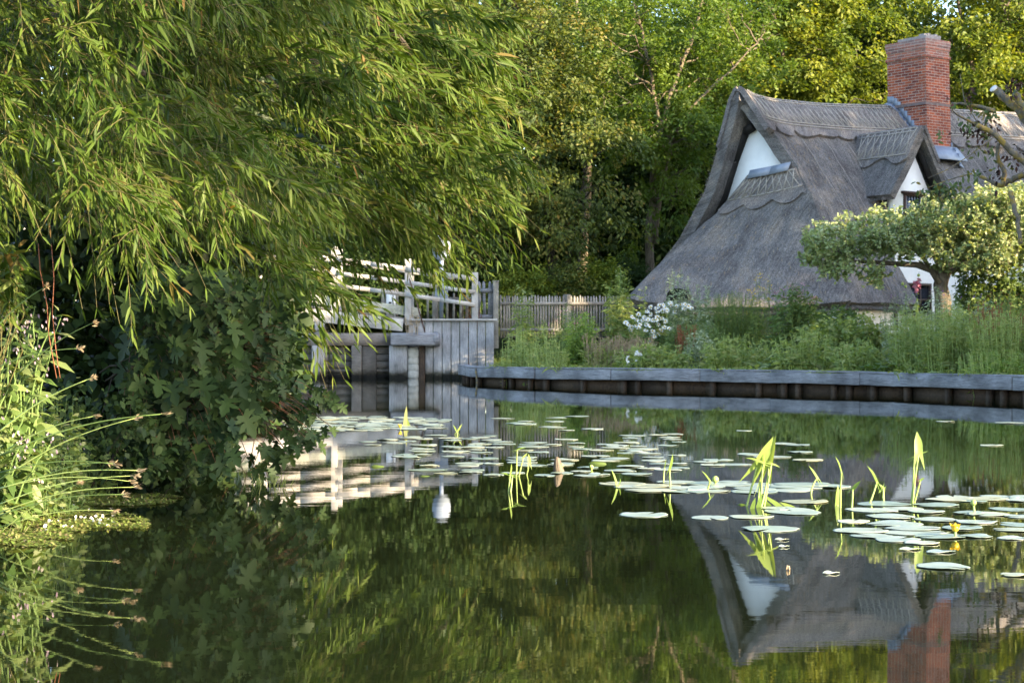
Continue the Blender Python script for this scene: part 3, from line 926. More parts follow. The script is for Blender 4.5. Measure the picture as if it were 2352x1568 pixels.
spars('ridge_spars', lambda u, v: on_front(u, v, .125), (7.0, 13.3), (.16, .86), .30, cot, .020, (.24, .93))
# netting seams running down the slope
mb = MB()
rg = random.Random(3)
for u in np.arange(.9, 12.8, .95):
    if 3.0 < u < 5.4: continue
    v1 = 4.6 if u < 1.7 else 3.3
    mb.tube([CW(u + .12 * rg.random(), v, front_z(u, v)) + (Zz * .75 + Vv * .6) * .045 for v in np.linspace(1.2, v1, 9)], .006, 3)
mb.build('netting_wire', M['spar'], cot)

# lean-to roof round the gable end
def dsolve(v, u): return O0[1] + U[1] * u + Vv[1] * v
def crease(v): u = uL(v); return CW(u, v, front_z(u, v))
left_pts = [P(1722, 398, 50.2), P(1655, 478, 51.0), P(1592, 537, 51.1), P(1527, 594, 50.4), P(1470, 648, 49.6), P(1446, 690, 49.2)]
right_pts = [crease(v) for v in (1.95, 2.5, 3.1, 3.75, 4.45, 4.86)]
tt = np.linspace(0, 1, 6)
NT, NS = 34, 44
def curve(pts, t):
    pts = np.array(pts); return np.array([np.interp(t, tt, pts[:, k]) for k in range(3)])
def smooth_curve(pts, t):
    return sum(curve(pts, np.clip(t + e, 0, 1)) for e in (-.06, -.03, 0, .03, .06)) / 5
def lean(s, t):
    a = smooth_curve(left_pts, t); b = smooth_curve(right_pts, t)
    p = a * (1 - s) + b * s
    bulge = math.sin(math.pi * min(1, max(0, s))) ** .8
    return p + (-U * .55 + Vv * .18) * bulge * t - Zz * .22 * bulge * t * t - Zz * .06 * bulge * (1 - t)
T4 = np.zeros((NS + 5, NT, 3))
for j, t in enumerate(np.linspace(0, 1, NT)):
    for i in range(NS + 5):
        if i < 5:   # the far side of the hip, out of sight from the river
            p = lean(0, t); k = 5 - i
            T4[i, j] = p + (-Vv * .42 * k + U * .10 * k - Zz * .30 * k * (1 - .35 * t))
        else:
            T4[i, j] = lean((i - 5) / (NS - 1) * 1.0, t)
lt = slab('lean_to_thatch', T4, .34, M['thatch'], cot, jitter=.04, seed=6)
lt['label'] = 'flared lean-to thatch sweeping round the gable end'
T5 = np.zeros((46, 10, 3))
for i, s in enumerate(np.linspace(.03, .97, 46)):
    lob = .24 + .055 * (abs(math.sin(s * math.pi * 3.2)) - .5)
    for j, t in enumerate(np.linspace(0, 1, 10)):
        T5[i, j] = lean(s, t * lob) + (-U * .6 + Zz * .6) * .07
slab('lean_to_cap', T5, .10, M['thatch_cap'], cot, jitter=.015, seed=8)
spars('lean_to_spars', lambda s, t: lean(s, t) + (-U * .6 + Zz * .6) * .09, (.05, .96), (.03, .17), .10, cot, .019)
# lead flashing where it meets the gable wall
mb = MB(); pts = [lean(.10, .02), lean(.5, 0.0), lean(.88, 0)]
for a, b in zip(pts[:-1], pts[1:]):
    q = [-U * .15 - Zz * .02, -U * .02 + Zz * .24]
    o1 = -U * .012
    mb.hexa([a + q[0], b + q[0], b + q[0] - o1, a + q[0] - o1, a + q[1], b + q[1], b + q[1] - o1, a + q[1] - o1])
mb.build('lead_flashing', M['lead'], cot)

# white gable wall, black barge board
prof = [(2.0, front_z(0, 2.0) - .42), (1.2, front_z(0, 1.2) - .42), (.55, front_z(0, .55) - .52), (.12, front_z(0, .12) - .95), (-.25, back_z(0, .25) - .68),
        (-.66, back_z(0, .66) - .54), (-1.37, back_z(0, 1.37) - .54), (-2.1, back_z(0, 2.1) - .5), (-2.3, 2.4), (2.0, 2.4)]
mb = MB(); V = [CW(.10 + o, v, z) for o in (0, .2) for v, z in prof]; n = len(prof)
mb.add(V, [tuple(range(n))[::-1], tuple(range(n, 2 * n))] + [(k, (k + 1) % n, n + (k + 1) % n, n + k) for k in range(n)])
mb.build('gable_wall', M['plaster'], cot)
mb = MB()
bl = [(.22, front_z(0, .14) - .86), (-.16, back_z(0, .25) - .84), (-.60, back_z(0, .66) - .72), (-1.30, back_z(0, 1.37) - .72), (-2.2, back_z(0, 2.3) - .66)]
for (v0, z0), (v1, z1) in zip(bl[:-1], bl[1:]):
    mb.beam(CW(.0, v0, z0 - .02), CW(.0, v1, z1 - .02), .24, .20, up=Vv)
mb.build('barge_board', M['black_wood'], cot)

# walls below the eaves
def wall(name, u0, u1, v, z0, z1, th=.25, m_='plaster'):
    mb = MB(); c = (CW(u0, v, 0) + CW(u1, v, 0)) / 2 - Vv * th / 2; c[2] = (z0 + z1) / 2
    mb.box(c, (abs(u1 - u0), th, z1 - z0), UA); return mb.build(name, M[m_], cot, bevel=.02)
wall('front_wall', 1.0, 13.0, 3.05, .6, 4.2)
wall('lean_to_wall', -.55, 1.55, 4.42, .6, 2.25)
def wallv(name, u, v0, v1, z0, z1, th=.25):
    mb = MB(); c = (CW(u, v0, 0) + CW(u, v1, 0)) / 2 + U * th / 2; c[2] = (z0 + z1) / 2
    mb.box(c, (th, abs(v1 - v0), z1 - z0), UA); return mb.build(name, M['plaster'], cot, bevel=.02)
wallv('lean_to_wall', 1.32, 2.9, 4.3, .6, 2.5)
wall('back_wall', .6, 13.0, -2.6, .6, 3.6)

def window(u0, u1, v, z0, z1, nx, ny, name='window', lead=False):
    fr = .07
    mb = MB()
    def bar(a, b, wd, h, up=Zz): mb.beam(a, b, wd, h, up=up)
    bar(CW(u0, v, z1 - fr / 2), CW(u1, v, z1 - fr / 2), .10, fr); bar(CW(u0, v, z0 + fr / 2), CW(u1, v, z0 + fr / 2), .10, fr)
    for u in (u0 + fr / 2, u1 - fr / 2): bar(CW(u, v, z0 + fr), CW(u, v, z1 - fr), .10, fr, up=U)
    o = mb.build(name, M['brown_wood'], cot)
    mb = MB()
    mb.beam(CW(u0 + fr, v - .02, (z0 + z1) / 2), CW(u1 - fr, v - .02, (z0 + z1) / 2), .01, z1 - z0 - 2 * fr)
    g = mb.build('pane', M['glass'], o)
    mb = MB(); r = .012 if lead else .022
    for k in range(1, nx):
        u = u0 + (u1 - u0) * k / nx; mb.beam(CW(u, v - .005, z0 + fr), CW(u, v - .005, z1 - fr), r * 2, r * 2, up=Vv)
    for k in range(1, ny):
        z = z0 + (z1 - z0) * k / ny; mb.beam(CW(u0 + fr, v - .003, z), CW(u1 - fr, v - .003, z), r * 2, r * 2)
    mb.build('glazing_bar', M['lead'] if lead else M['brown_wood'], o)
    return o
window(2.62, 4.45, 3.12, 1.75, 2.72, 4, 2)
mb = MB(); mb.beam(CW(3.2, 3.10, 1.6), CW(4.62, 3.10, 1.6), .14, .12); mb.beam(CW(1.35, 4.38, 1.35), CW(1.35, 4.38, 2.2), .14, .14, up=U); mb.build('timber_sill', M['brown_wood'], cot)
mb = MB(); mb.box(CW(1.47, 3.7, 1.75), (.16, .62, .85), UA); mb.build('side_window', M['brown_wood'], cot)

# dark eyebrow opening in the lean-to thatch: a closed black shell painting its shade
p = P(1556, 672, 46.95)
mb = MB(); n = 12; V = []
for dd in (-.06, .55):
    for k in range(n + 1):
        a = math.pi * k / n; V.append(p + (U * .1 + Vv * .86) * (-.46 * math.cos(a)) * 1.0 + Zz * (.34 * math.sin(a) ** .6 - .22) + np.array([0.25, 1, 0]) * dd)
F = [tuple(range(n + 1))] + [(k, k + 1, n + 2 + k, n + 1 + k) for k in range(n)]
mb.add(V, F); mb.build('thatch_opening', M['black_wood'], cot)

# dormer
DU = 3.64; DV = 3.42; DZ = 7.27
def dorm(side, a, b, lift=0):    # a: 0 front .. 1 back; b: 0 ridge .. 1 eave
    du = np.interp(b, [0, .08, .3, .6, 1.0], [0, .07, .36, .78, 1.34]) * side * (1.0 if side < 0 else 1.12)
    dz = np.interp(b, [0, .08, .3, .6, 1.0], [0, -.03, -.50, -1.20, -2.02])
    v = DV - (3.0 if side < 0 else 2.6) * a
    zr = DZ - .06 * a
    if b > .85: v += 0
    return CW(DU + du - .05 * a, v + .10 * (1 - b) * (1 - a), zr + dz + lift)
dm = None
for side in (-1, 1):
    T = np.zeros((22, 16, 3))
    for i, a in enumerate(np.linspace(0, 1, 22)):
        for j, b in enumerate(np.linspace(0, 1, 16)):
            T[i, j] = dorm(side, a, b)
    slab('dormer_thatch', T, .24 if side < 0 else .18, M['thatch'], cot, jitter=.02, seed=11 + side)
    T = np.zeros((24, 9, 3))
    for i, a in enumerate(np.linspace(-.01, .75, 24)):
        e = .52 + .05 * math.sin(a * 16)
        for j, b in enumerate(np.linspace(0, e, 9)):
            T[i, j] = dorm(side, a, b, .05) + U * side * .06
    slab('dormer_cap', T, .12, M['thatch_cap'], cot, jitter=.012, seed=15 + side)
    spars('dormer_spars', lambda a, b: dorm(side, a, b, .06) + U * side * .075, (.02, .72), (.10, .46), .085, cot, .016, (.15,))
prof = [(-.86, 5.30), (0, 6.68), (.86, 5.30), (.72, 4.2), (-.72, 4.2)]
mb = MB(); V = [CW(DU + du - .04, 3.12 + o, z) for o in (0, -.2) for du, z in prof]; n = 5
mb.add(V, [tuple(range(n)), tuple(range(2 * n - 1, n - 1, -1))] + [(k, n + k, n + (k + 1) % n, (k + 1) % n) for k in range(n)])
mb.build('dormer_wall', M['plaster'], cot)
mb = MB(); mb.beam(CW(DU + .10, 3.2, 6.74), CW(DU + .98, 3.2, 5.36), .10, .16, up=Vv); mb.build('dormer_barge', M['black_wood'], cot)
window(DU - .42, DU + .46, 3.14, 4.35, 5.33, 7, 3, 'dormer_window', True)
mb = MB(); mb.beam(CW(DU - .52, 3.16, 5.36), CW(DU + .56, 3.16, 5.36), .14, .08); mb.build('lintel', M['brown_wood'], cot)

# chimney
U0, V0 = 6.36, 1.46                         # front left corner
WU, WV = 1.14, 1.55
def brickbox(mb, u0, u1, v0, v1, z0, z1, slope=0, lean=.0):
    """front face at v0 (towards the river), left face at u0; uvs in metres"""
    lz = lambda z: -(z - 6.5) * lean
    c = lambda u, v, z: CW(u + lz(z), v, z)
    faces = [((u0, v0), (u1, v0), u0, u1, 0), ((u1, v0), (u1, v1), 0, v0 - v1, .1), ((u1, v1), (u0, v1), 0, u1 - u0, .3), ((u0, v1), (u0, v0), -(v0 - v1), 0, .03)]
    for (a, b, s0, s1, o) in faces:
        V = [c(*a, z0), c(*b, z0), c(*b, z1), c(*a, z1)]
        mb.add(V, [(0, 1, 2, 3)], [[(s0 + o, z0), (s1 + o, z0), (s1 + o, z1), (s0 + o, z1)]])
    mb.add([c(u0, v0, z1), c(u1, v0, z1), c(u1, v1, z1), c(u0, v1, z1)], [(0, 1, 2, 3)], [[(u0, v0), (u1, v0), (u1, v1), (u0, v1)]])
    mb.add([c(u0, v0, z0), c(u0, v1, z0), c(u1, v1, z0), c(u1, v0, z0)], [(0, 1, 2, 3)], [[(u0, v0), (u0, v1), (u1, v1), (u1, v0)]])
mb = MB()
LN = .030
brickbox(mb, U0, U0 + WU, V0, V0 - WV, 6.2, 10.42, lean=LN)
chim = mb.build('chimney', M['brick'], cot)
mb = MB()
e = .035
brickbox(mb, U0 - e, U0 + WU + e, V0 + e, V0 - WV - e, 9.87, 9.96, lean=LN)
brickbox(mb, U0 - e * .6, U0 + WU + e * .6, V0 + e * .6, V0 - WV - e * .6, 10.13, 10.23, lean=LN)
brickbox(mb, U0 - e, U0 + WU + e, V0 + e, V0 - WV - e, 10.235, 10.44, lean=LN)
mb.build('corbel_band', M['brick'], chim)
mb = MB()
brickbox(mb, U0 + .18, U0 + WU - .25, V0 - .12, V0 - WV + .3, 10.42, 10.57, lean=LN)
for k in range(5): brickbox(mb, U0 + .2 + .17 * k, U0 + .33 + .17 * k, V0 - .2, V0 - .42, 10.57, 10.63 + .03 * (k % 2), lean=LN)
mb.build('flaunching', plain('old_mortar', (.30, .265, .26), .95, .1, .35, 9, .5), chim)
mb = MB(); brickbox(mb, U0 - .05, U0 + WU + .01, V0 + .004, V0 - WV - .05, 8.38, 8.47, lean=LN); mb.build('drip_course', plain('sooty_brick', (.17, .13, .125), .9, .1, .4, 8, .4), chim)
# lead apron and stepped flashing
mb = MB()
zf = front_z(U0, V0)
a = [CW(U0 - .12, V0 + .02, zf + .34), CW(U0 + WU + .22, V0 + .02, zf + .34), CW(U0 + WU + .34, V0 + .36, zf - .10), CW(U0 - .12, V0 + .36, zf - .10)]
o1 = (Zz * .7 + Vv * .6) * .03
mb.hexa([a[3], a[2], a[1], a[0], a[3] + o1, a[2] + o1, a[1] + o1, a[0] + o1])
for uu, du in ((U0, -1), (U0 + WU, 1)):
    vs2 = np.linspace(-.1, V0 + .3, 15)
    for v0, v1 in zip(vs2[:-1], vs2[1:]):
        z0, z1 = front_z(uu, max(0, v0)) + .06, front_z(uu, max(0, v1)) + .06
        b0, b1 = CW(uu + du * .26, v0, z0 + .02), CW(uu + du * .26, v1, z1 + .02)
        c0, c1 = CW(uu + du * .01 - (z0 - 6.5) * LN, v0, z0 + .10), CW(uu + du * .01 - (z1 - 6.5) * LN, v1, z1 + .10)
        up = Zz * .02
        mb.hexa([b0, b1, c1, c0, b0 + up, b1 + up, c1 + up, c0 + up])
        # stepped upstand
        d0, d1 = CW(uu + du * .012 - (z0 - 6.5) * LN, v0, z0 + .31), CW(uu + du * .012 - (z0 - 6.5) * LN, v1, z0 + .29)
        th = U * du * .012
        mb.hexa([c0, c1, c1 + th, c0 + th, d0, d1, d1 + th, d0 + th])
mb.build('lead_flashing', M['lead'], chim)

# ragged straw ends along the eaves and verges
rng = np.random.default_rng(31)
fp, fd = [], []
def fringe(f, n, out):
    for k in range(n):
        p = f(rng.random()); fp.append(p + rng.normal(size=3) * .02); fd.append(np.asarray(out) + rng.normal(size=3) * .35)
dn = nrmz(Vv * .62 - Zz * .8)
fringe(lambda t: crease(4.80) * (1 - t) + CW(1.85, 4.80, front_z(1.85, 4.80)) * t - Zz * .12, 700, dn)
fringe(lambda t: lean(t, 1.0) - Zz * .15, 900, nrmz(-U * .6 - Zz * .7))
fringe(lambda t: CW(uL(2.1 * t), 2.1 * t, front_z(0, 2.1 * t)) - Zz * .1, 260, -U)
fringe(lambda t: CW(-.42 - .12 * t, -2.6 * t, back_z(0, 2.6 * t)) - Zz * .1, 420, -U - Zz * .3)
fringe(lambda t: CW(1.87, 3.4 + 1.42 * t, front_z(1.87, 3.4 + 1.42 * t)) - Zz * .1, 260, U + dn * .4)
for sd_ in (-1, 1):
    fringe(lambda t: dorm(sd_, 0, t) - Zz * .05, 150, Vv)
    fringe(lambda t: dorm(sd_, t * .8, 1.0) - Zz * .08, 180, U * sd_ * .5 - Zz)
leaves('straw_fringe', fp, fd, .10 * rng.uniform(.5, 1.2, len(fp)), .012, leaf_mat('thatch_straw', [(.10, .085, .08), (.20, .18, .17), (.30, .27, .25)], .1, .9, .1, (1, 1, 1)), cot, 'quad', .1, None, rng)
# loose straws lying on the slopes
fp, fd = [], []
for k in range(900):
    if rng.random() < .5:
        u, v = rng.uniform(-.2, 1.75), rng.uniform(1.2, 4.7); u = max(u, uL(v) + .1); fp.append(CW(u, v, front_z(u, v)) + (Zz * .75 + Vv * .6) * .05); fd.append(dn + rng.normal(size=3) * .25)
    else:
        s, t = rng.uniform(.05, .95), rng.uniform(.28, .95); fp.append(lean(s, t) + (-U * .6 + Zz * .6) * .05); fd.append(lean(s, t + .04) - lean(s, t) + rng.normal(size=3) * .02)
leaves('loose_straw', fp, fd, .16 * rng.uniform(.4, 1.3, len(fp)), .014, M['straw'], cot, 'quad', .02, None, rng)
# ------------------------------------------------------------------ vegetation helpers
def rs(seed): return np.random.default_rng(seed)
def unit(rng, n): return nrmz(rng.normal(size=(n, 3)))

def curve_tube(mb, a, b, r0, r1, sag, rng, n=6, k=7, wob=.05):
    a = np.asarray(a, float); b = np.asarray(b, float); L = np.linalg.norm(b - a)
    t = np.linspace(0, 1, k)[:, None]
    p = a + (b - a) * t + np.array([0, 0, 1.0]) * (np.sin(np.pi * t) * sag * L)
    w_ = rng.normal(size=(k, 3)) * wob * L; w_[0] = 0; w_[-1] = 0
    p = p + w_
    mb.tube(p, np.linspace(r0, r1, k), n)
    return p

def noise_mask(p, sc_, thr, seed=0):
    return np.array([mnoise.noise(Vector(q * sc_ + seed)) > thr for q in p])

def tree(name, label, base, H, crown, n_spray, per, L, mat, bark_, seed, trunk=.3, group=None, flat=.5, spray=1.0, droop=.3, thr=-.12, limbs=26,
         asp=.5, stems=None, zmin=None, cat='tree', warm=None, kind='quad'):
    """crown: list of (centre, radii) ellipsoids; sprays of small leaves spread through them"""
    rng = rs(seed); base = np.asarray(base, float)
    t = empty(name, base, label, cat, group)
    tot = sum(r[0] * r[1] * r[2] for c, r in crown) if crown else 1
    cs = []
    for c, r in crown:
        c = np.asarray(c, float); r = np.asarray(r, float)
        n = int(n_spray * (r.prod() / tot) * 1.6) + 4
        q = unit(rng, n) * (rng.random((n, 1)) ** .42)
        cs.append(c + q * r)
    cs = np.concatenate(cs)
    cs = cs[noise_mask(cs, .55 / spray, thr, seed)]
    if zmin is not None: cs = cs[cs[:, 2] > zmin]
    cc = np.average([c for c, r in crown], axis=0)
    n = len(cs)
    out = cs - cc; out[:, 2] *= .5
    ax = nrmz(nrmz(out) + rng.normal(size=(n, 3)) * .45 + np.array([0, 0, .1]))
    sd = nrmz(np.cross(ax, np.array([0, 0, 1.0]) + rng.normal(size=(n, 3)) * .25)); up = np.cross(sd, ax)
    N = n * per
    k = np.repeat(np.arange(n), per)
    size = (spray * rng.uniform(.6, 1.35, n))[k]
    a = rng.uniform(-1, 1, N); bb = rng.normal(size=N) * .45 * (1 - .45 * np.abs(a)); c_ = rng.normal(size=N) * .22 * (flat * 2)
    pos = cs[k] + ax[k] * (a * size)[:, None] + sd[k] * (bb * size)[:, None] + up[k] * (c_ * size)[:, None]
    pos[:, 2] -= droop * size * (a + 1) ** 2 * .18
    d = ax[k] * .7 + sd[k] * (np.sign(bb) * .8)[:, None] + rng.normal(size=(N, 3)) * .5
    d[:, 2] -= droop
    Ls = L * rng.uniform(.6, 1.3, N)
    tone = rng.random(n)
    rnd = np.clip(tone[k] * .55 + rng.random(N) * .45, 0, 1)
    leaves('crown', pos, d, Ls, Ls * asp, mat, t, kind, .12, rnd, rng, up=(0, -.3, 1), upmix=.45)
    mb = MB()
    if stems is None:
        stems = [[base, base + (0.02 * H, 0, H * .4), base + (-.01 * H, 0, H * .8)]]
    for si, st in enumerate(stems):
        st = np.array(st, float); kk = len(st); trk = trunk * (1 if si == 0 else .55)
        tt_ = np.linspace(0, 1, kk * 3)
        pts = np.stack([np.interp(tt_, np.linspace(0, 1, kk), st[:, q]) for q in range(3)], -1)
        pts[1:-1] += rng.normal(size=(len(pts) - 2, 3)) * trunk * .18
        pts[0] = st[0] - (0, 0, .3)
        mb.tube(pts, np.linspace(trk, trk * .2, len(pts)), 9)
    mb.build('trunk', bark_, t, smooth=True)
    mb = MB()
    allst = np.concatenate([np.stack([np.interp(np.linspace(0, 1, 16), np.linspace(0, 1, len(s)), np.array(s, float)[:, q]) for q in range(3)], -1)[4:] for s in stems])
    for i in rng.choice(n, min(limbs, n), replace=False):
        e = cs[i]
        dd = np.linalg.norm(allst - e, axis=1) + np.maximum(0, allst[:, 2] - e[2] + .3) * 3
        s0 = allst[np.argmin(dd)]
        r0 = trunk * .22 * rng.uniform(.5, 1)
        p = curve_tube(mb, s0, e, r0, r0 * .2, .06, rng, 5)
        for q in range(2):
            f = p[rng.integers(2, 6)]; curve_tube(mb, f, f + unit(rng, 1)[0] * spray * 1.2 + (0, 0, .2), r0 * .4, r0 * .1, .05, rng, 4, 5)
    mb.build('branch', bark_, t, smooth=True)
    return t

# ------------------------------------------------------------------ the wood behind the cottage
def at(X, d, z=None):
    p = P(X, 784, d); p[2] = gz(p[0], p[1]) if z is None else z
    return p
def ell(X, Y, d, rx, rz, ry=None): return (P(X, Y, d), (rx, ry or rx, rz))

tree('ash_tree', 'tall ash tree with sunlit forked trunk standing just left of the thatched gable', at(1494, 58), 15,
     [ell(1475, 480, 56.2, .6, .9), ell(1560, 250, 56.5, 1.6, 1.2), ell(1470, 330, 56.4, 1.0, 1.6), ell(1510, 340, 57, 2.3, 2.0), ell(1420, 210, 58, 2.6, 2.2), ell(1640, 110, 59, 3.0, 2.0), ell(1600, 480, 56.5, .95, 1.5), ell(1480, 40, 59, 3.2, 2.4), ell(1450, 600, 58.5, .6, .8), ell(1610, 330, 56, 1.1, 1.5)],
     470, 90, .17, M['bg_ash'], M['bark_ash'], 21, .17, spray=.52, thr=-.02, limbs=46, asp=.42,
     stems=[[at(1494, 58), P(1493, 520, 58), P(1497, 430, 58), P(1512, 320, 58), P(1540, 210, 58.2), P(1600, 60, 58.6), P(1625, -60, 59)],
            [P(1505, 540, 57.9), P(1520, 430, 57.8), P(1545, 330, 57.6), P(1590, 240, 57.4), P(1690, 150, 57.4), P(1740, 100, 57.4)],
            [P(1512, 320, 58), P(1500, 200, 58.4), P(1470, 60, 58.6), P(1450, -40, 59)]])
tree('crab_apple_tree', 'broad crab apple tree with reddish tinged leaves between the willow and the ash', at(1270, 55), 13,
     [ell(1190, 200, 54, 2.3, 2.6), ell(1330, 330, 53.5, 2.2, 1.9), ell(1250, 470, 53, 2.5, 1.6), ell(1370, 500, 54, 1.6, 1.1), ell(1170, 40, 56, 2.4, 2.0), ell(1120, 440, 54, 2.0, 2.2), ell(1330, 150, 56, 1.9, 1.8)],
     440, 90, .14, M['bg_cherry'], M['bark_dark'], 22, .16, spray=.55, thr=-.05, limbs=40, asp=.55, droop=.5,
     stems=[[at(1270, 55), P(1265, 560, 55), P(1240, 400, 55), P(1220, 200, 55.5), P(1200, 40, 56)], [at(1290, 55), P(1310, 560, 54.8), P(1345, 400, 54.5), P(1370, 250, 55)]])
tree('field_maple', 'bushy yellow green tree directly above the thatched ridge', at(1800, 66), 15,
     [ell(1750, 130, 65, 3.0, 2.6), ell(1900, 60, 66, 3.4, 2.6), ell(1950, 190, 65, 2.2, 1.4), ell(1690, 230, 66, 1.8, 1.6), ell(1820, 230, 65, 2.6, 1.6), ell(1800, -60, 66, 3.6, 2.4)],
     500, 85, .19, M['bg_oak'], M['bark'], 23, .24, spray=.62, thr=-.03, limbs=30, asp=.55)
tree('hornbeam_tree', 'sunlit hornbeam with upright limbs behind and right of the brick chimney', at(2250, 68), 16,
     [ell(2260, 100, 67, 3.2, 2.8), ell(2120, 20, 68, 2.6, 2.2), ell(2360, 190, 67, 2.4, 2.0), ell(2240, 230, 67, 2.6, 1.2), ell(2330, -30, 68, 3.0, 2.4), ell(2480, 90, 68, 3.5, 3.2)],
     520, 85, .20, M['bg_oak'], M['bark'], 24, .25, spray=.65, thr=-.02, limbs=40, asp=.5,
     stems=[[at(2250, 68), P(2240, 240, 68), P(2225, 120, 68), P(2200, 0, 68)], [P(2243, 280, 68), P(2270, 120, 68), P(2330, -20, 68)]])
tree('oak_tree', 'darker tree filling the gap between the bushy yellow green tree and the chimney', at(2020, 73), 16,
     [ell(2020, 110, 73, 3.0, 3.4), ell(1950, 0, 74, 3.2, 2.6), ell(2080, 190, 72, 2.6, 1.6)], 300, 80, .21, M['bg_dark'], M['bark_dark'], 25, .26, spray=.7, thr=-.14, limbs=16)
tree('poplar_tree', 'tall pale tree at the top edge left of the ash crown', at(1330, 72), 19,
     [ell(1230, 70, 72, 2.6, 3.0), ell(1400, 130, 70, 2.8, 3.2), ell(1560, 60, 72, 3.0, 3.0), ell(1090, 120, 70, 3.0, 3.4)], 400, 80, .20, M['bg_ash'], M['bark_ash'], 26, .26, spray=.7, thr=-.10, limbs=24, zmin=5)
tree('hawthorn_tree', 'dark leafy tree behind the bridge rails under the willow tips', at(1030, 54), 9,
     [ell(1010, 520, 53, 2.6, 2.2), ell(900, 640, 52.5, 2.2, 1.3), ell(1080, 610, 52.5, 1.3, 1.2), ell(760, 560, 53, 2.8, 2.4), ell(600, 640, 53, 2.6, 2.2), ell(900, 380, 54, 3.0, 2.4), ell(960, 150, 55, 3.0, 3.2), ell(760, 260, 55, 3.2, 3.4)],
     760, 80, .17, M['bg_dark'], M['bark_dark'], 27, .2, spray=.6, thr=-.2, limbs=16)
tree('elm_tree', 'shaded tree rising behind the footbridge at the far left', at(560, 60), 12,
     [ell(520, 420, 60, 5.5, 4.0), ell(250, 480, 60, 5, 4), ell(0, 500, 60, 5, 4), ell(750, 250, 60, 5, 4), ell(600, 60, 60, 5, 4), ell(300, 150, 60, 6, 5)], 700, 70, .28, M['bg_dark'], M['bark_dark'], 28, .3, spray=.95, thr=-.25, limbs=10)
# the shaded depth of the wood: dark trees further back, each with its own trunk
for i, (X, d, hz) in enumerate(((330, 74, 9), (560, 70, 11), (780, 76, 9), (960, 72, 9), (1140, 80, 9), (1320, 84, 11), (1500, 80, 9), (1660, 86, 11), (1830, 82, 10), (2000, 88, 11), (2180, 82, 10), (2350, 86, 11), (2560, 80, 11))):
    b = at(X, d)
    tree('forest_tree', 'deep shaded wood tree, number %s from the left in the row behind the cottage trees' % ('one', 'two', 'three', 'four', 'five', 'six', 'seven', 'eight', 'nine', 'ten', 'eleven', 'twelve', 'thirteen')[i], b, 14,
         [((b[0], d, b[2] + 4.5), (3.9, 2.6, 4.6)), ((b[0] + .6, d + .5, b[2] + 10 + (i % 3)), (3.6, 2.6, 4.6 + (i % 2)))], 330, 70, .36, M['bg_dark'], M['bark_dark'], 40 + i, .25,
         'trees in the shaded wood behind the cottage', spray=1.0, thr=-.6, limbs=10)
# hedge behind the picket fence
for i, (X, Y, d, rx, rz, mm, lb) in enumerate(((1190, 655, 51.5, 1.1, .8, 'bg_oak', 'sunlit yellowish hedge bush behind the left end of the long picket fence'),
                                             (1285, 645, 52, 1.0, .75, 'bg_cherry', 'middle hedge bush behind the long picket fence'),
                                             (1365, 640, 52.5, .95, .75, 'bg_oak', 'dull green hedge bush behind the right end of the picket fence'),
                                             (1435, 640, 55, .9, .9, 'bg_dark', 'dark hedge bush at the foot of the ash trunk'))):
    b = at(X, d)
    tree('hedge_bush', lb, b, 2, [(P(X, Y + 30, d), (rx, .7, rz)), (P(X + 15, Y - 5, d), (rx * .7, .6, rz * .6))], 110, 60, .11, M[mm], M['bark_dark'], 60 + i, .04, 'hedge bushes behind the fence', spray=.35, thr=-.3, limbs=8, cat='bush')

# trees on the right bank beyond the frame that shade the cottage and its garden
rgx = random.Random(77)
for i, (x, y, h, r) in enumerate(((33, 39, 19, 5.0), (34, 34, 19, 4.4), (36.5, 41.5, 20, 4.6), (26.6, 26.0, 13.5, 2.1), (25, 23.0, 11.5, 3.6), (22, 18.8, 8.5, 3.0), (39, 46, 13, 5.0))):
    b = np.array([x, y, gz(x, y)])
    tree('unseen_riverside_tree', 'shade tree %d on the right bank outside the view' % (i + 1), b, h, [((x, y, b[2] + h * .52), (r, r, h * .5)), ((x + .8, y + .5, b[2] + h * .35), (r * 1.05, r, h * .36))],
         int(260 * r / 4), 80, .55, M['bg_dark'], M['bark_dark'], 80 + i, .3, 'riverside shade trees', spray=.9, thr=-.5, limbs=6)

# an added unseen tree nearer the camera, its open crown shaped to dapple the willow
x, y = 22.5, -4.8
b = np.array([x, y, gz(x, y)])
rr = random.Random(12)
cl = []
# where its clumps of leaves let their shade fall on the willow: the hollows between the boughs
for X, Y, rx, ry in ((430, 120, 300, 120), (740, 520, 150, 80), (560, 320, 130, 55), (360, 490, 150, 55), (240, 300, 180, 60), (110, 70, 190, 90), (640, 470, 120, 70), (850, 560, 110, 60), (300, 50, 230, 80), (600, 210, 90, 40), (800, 40, 100, 45), (480, 820, 190, 110), (420, 970, 170, 90), (620, 760, 110, 90), (560, 30, 120, 40), (600, 980, 90, 80)):
    p = P(X, Y, (9.3 if X < 340 else 10.4) * (1 + .62 * float(smooth01((X - 430) / 560)))); p = p + np.array(sdir) * ((22.6 + rr.uniform(-1.0, 1.0) - p[0]) / sdir[0])
    cl.append((p, (rx / 392 * (1.35 if X > 600 else 1.05), rx / 392 * 1.05, ry / 392 * (1.45 if X > 600 else 1.1))))
tree('unseen_riverside_tree', 'unseen open crowned tree added on the right bank to dapple the willow with shade', b, 15, cl, 560, 60, .28, M['bg_dark'], M['bark_dark'], 95, .22, 'riverside shade trees', spray=.34, thr=-.8, limbs=14,
     stems=[[b, b + (0.2, 0, 5), b + (0, .3, 10)]])

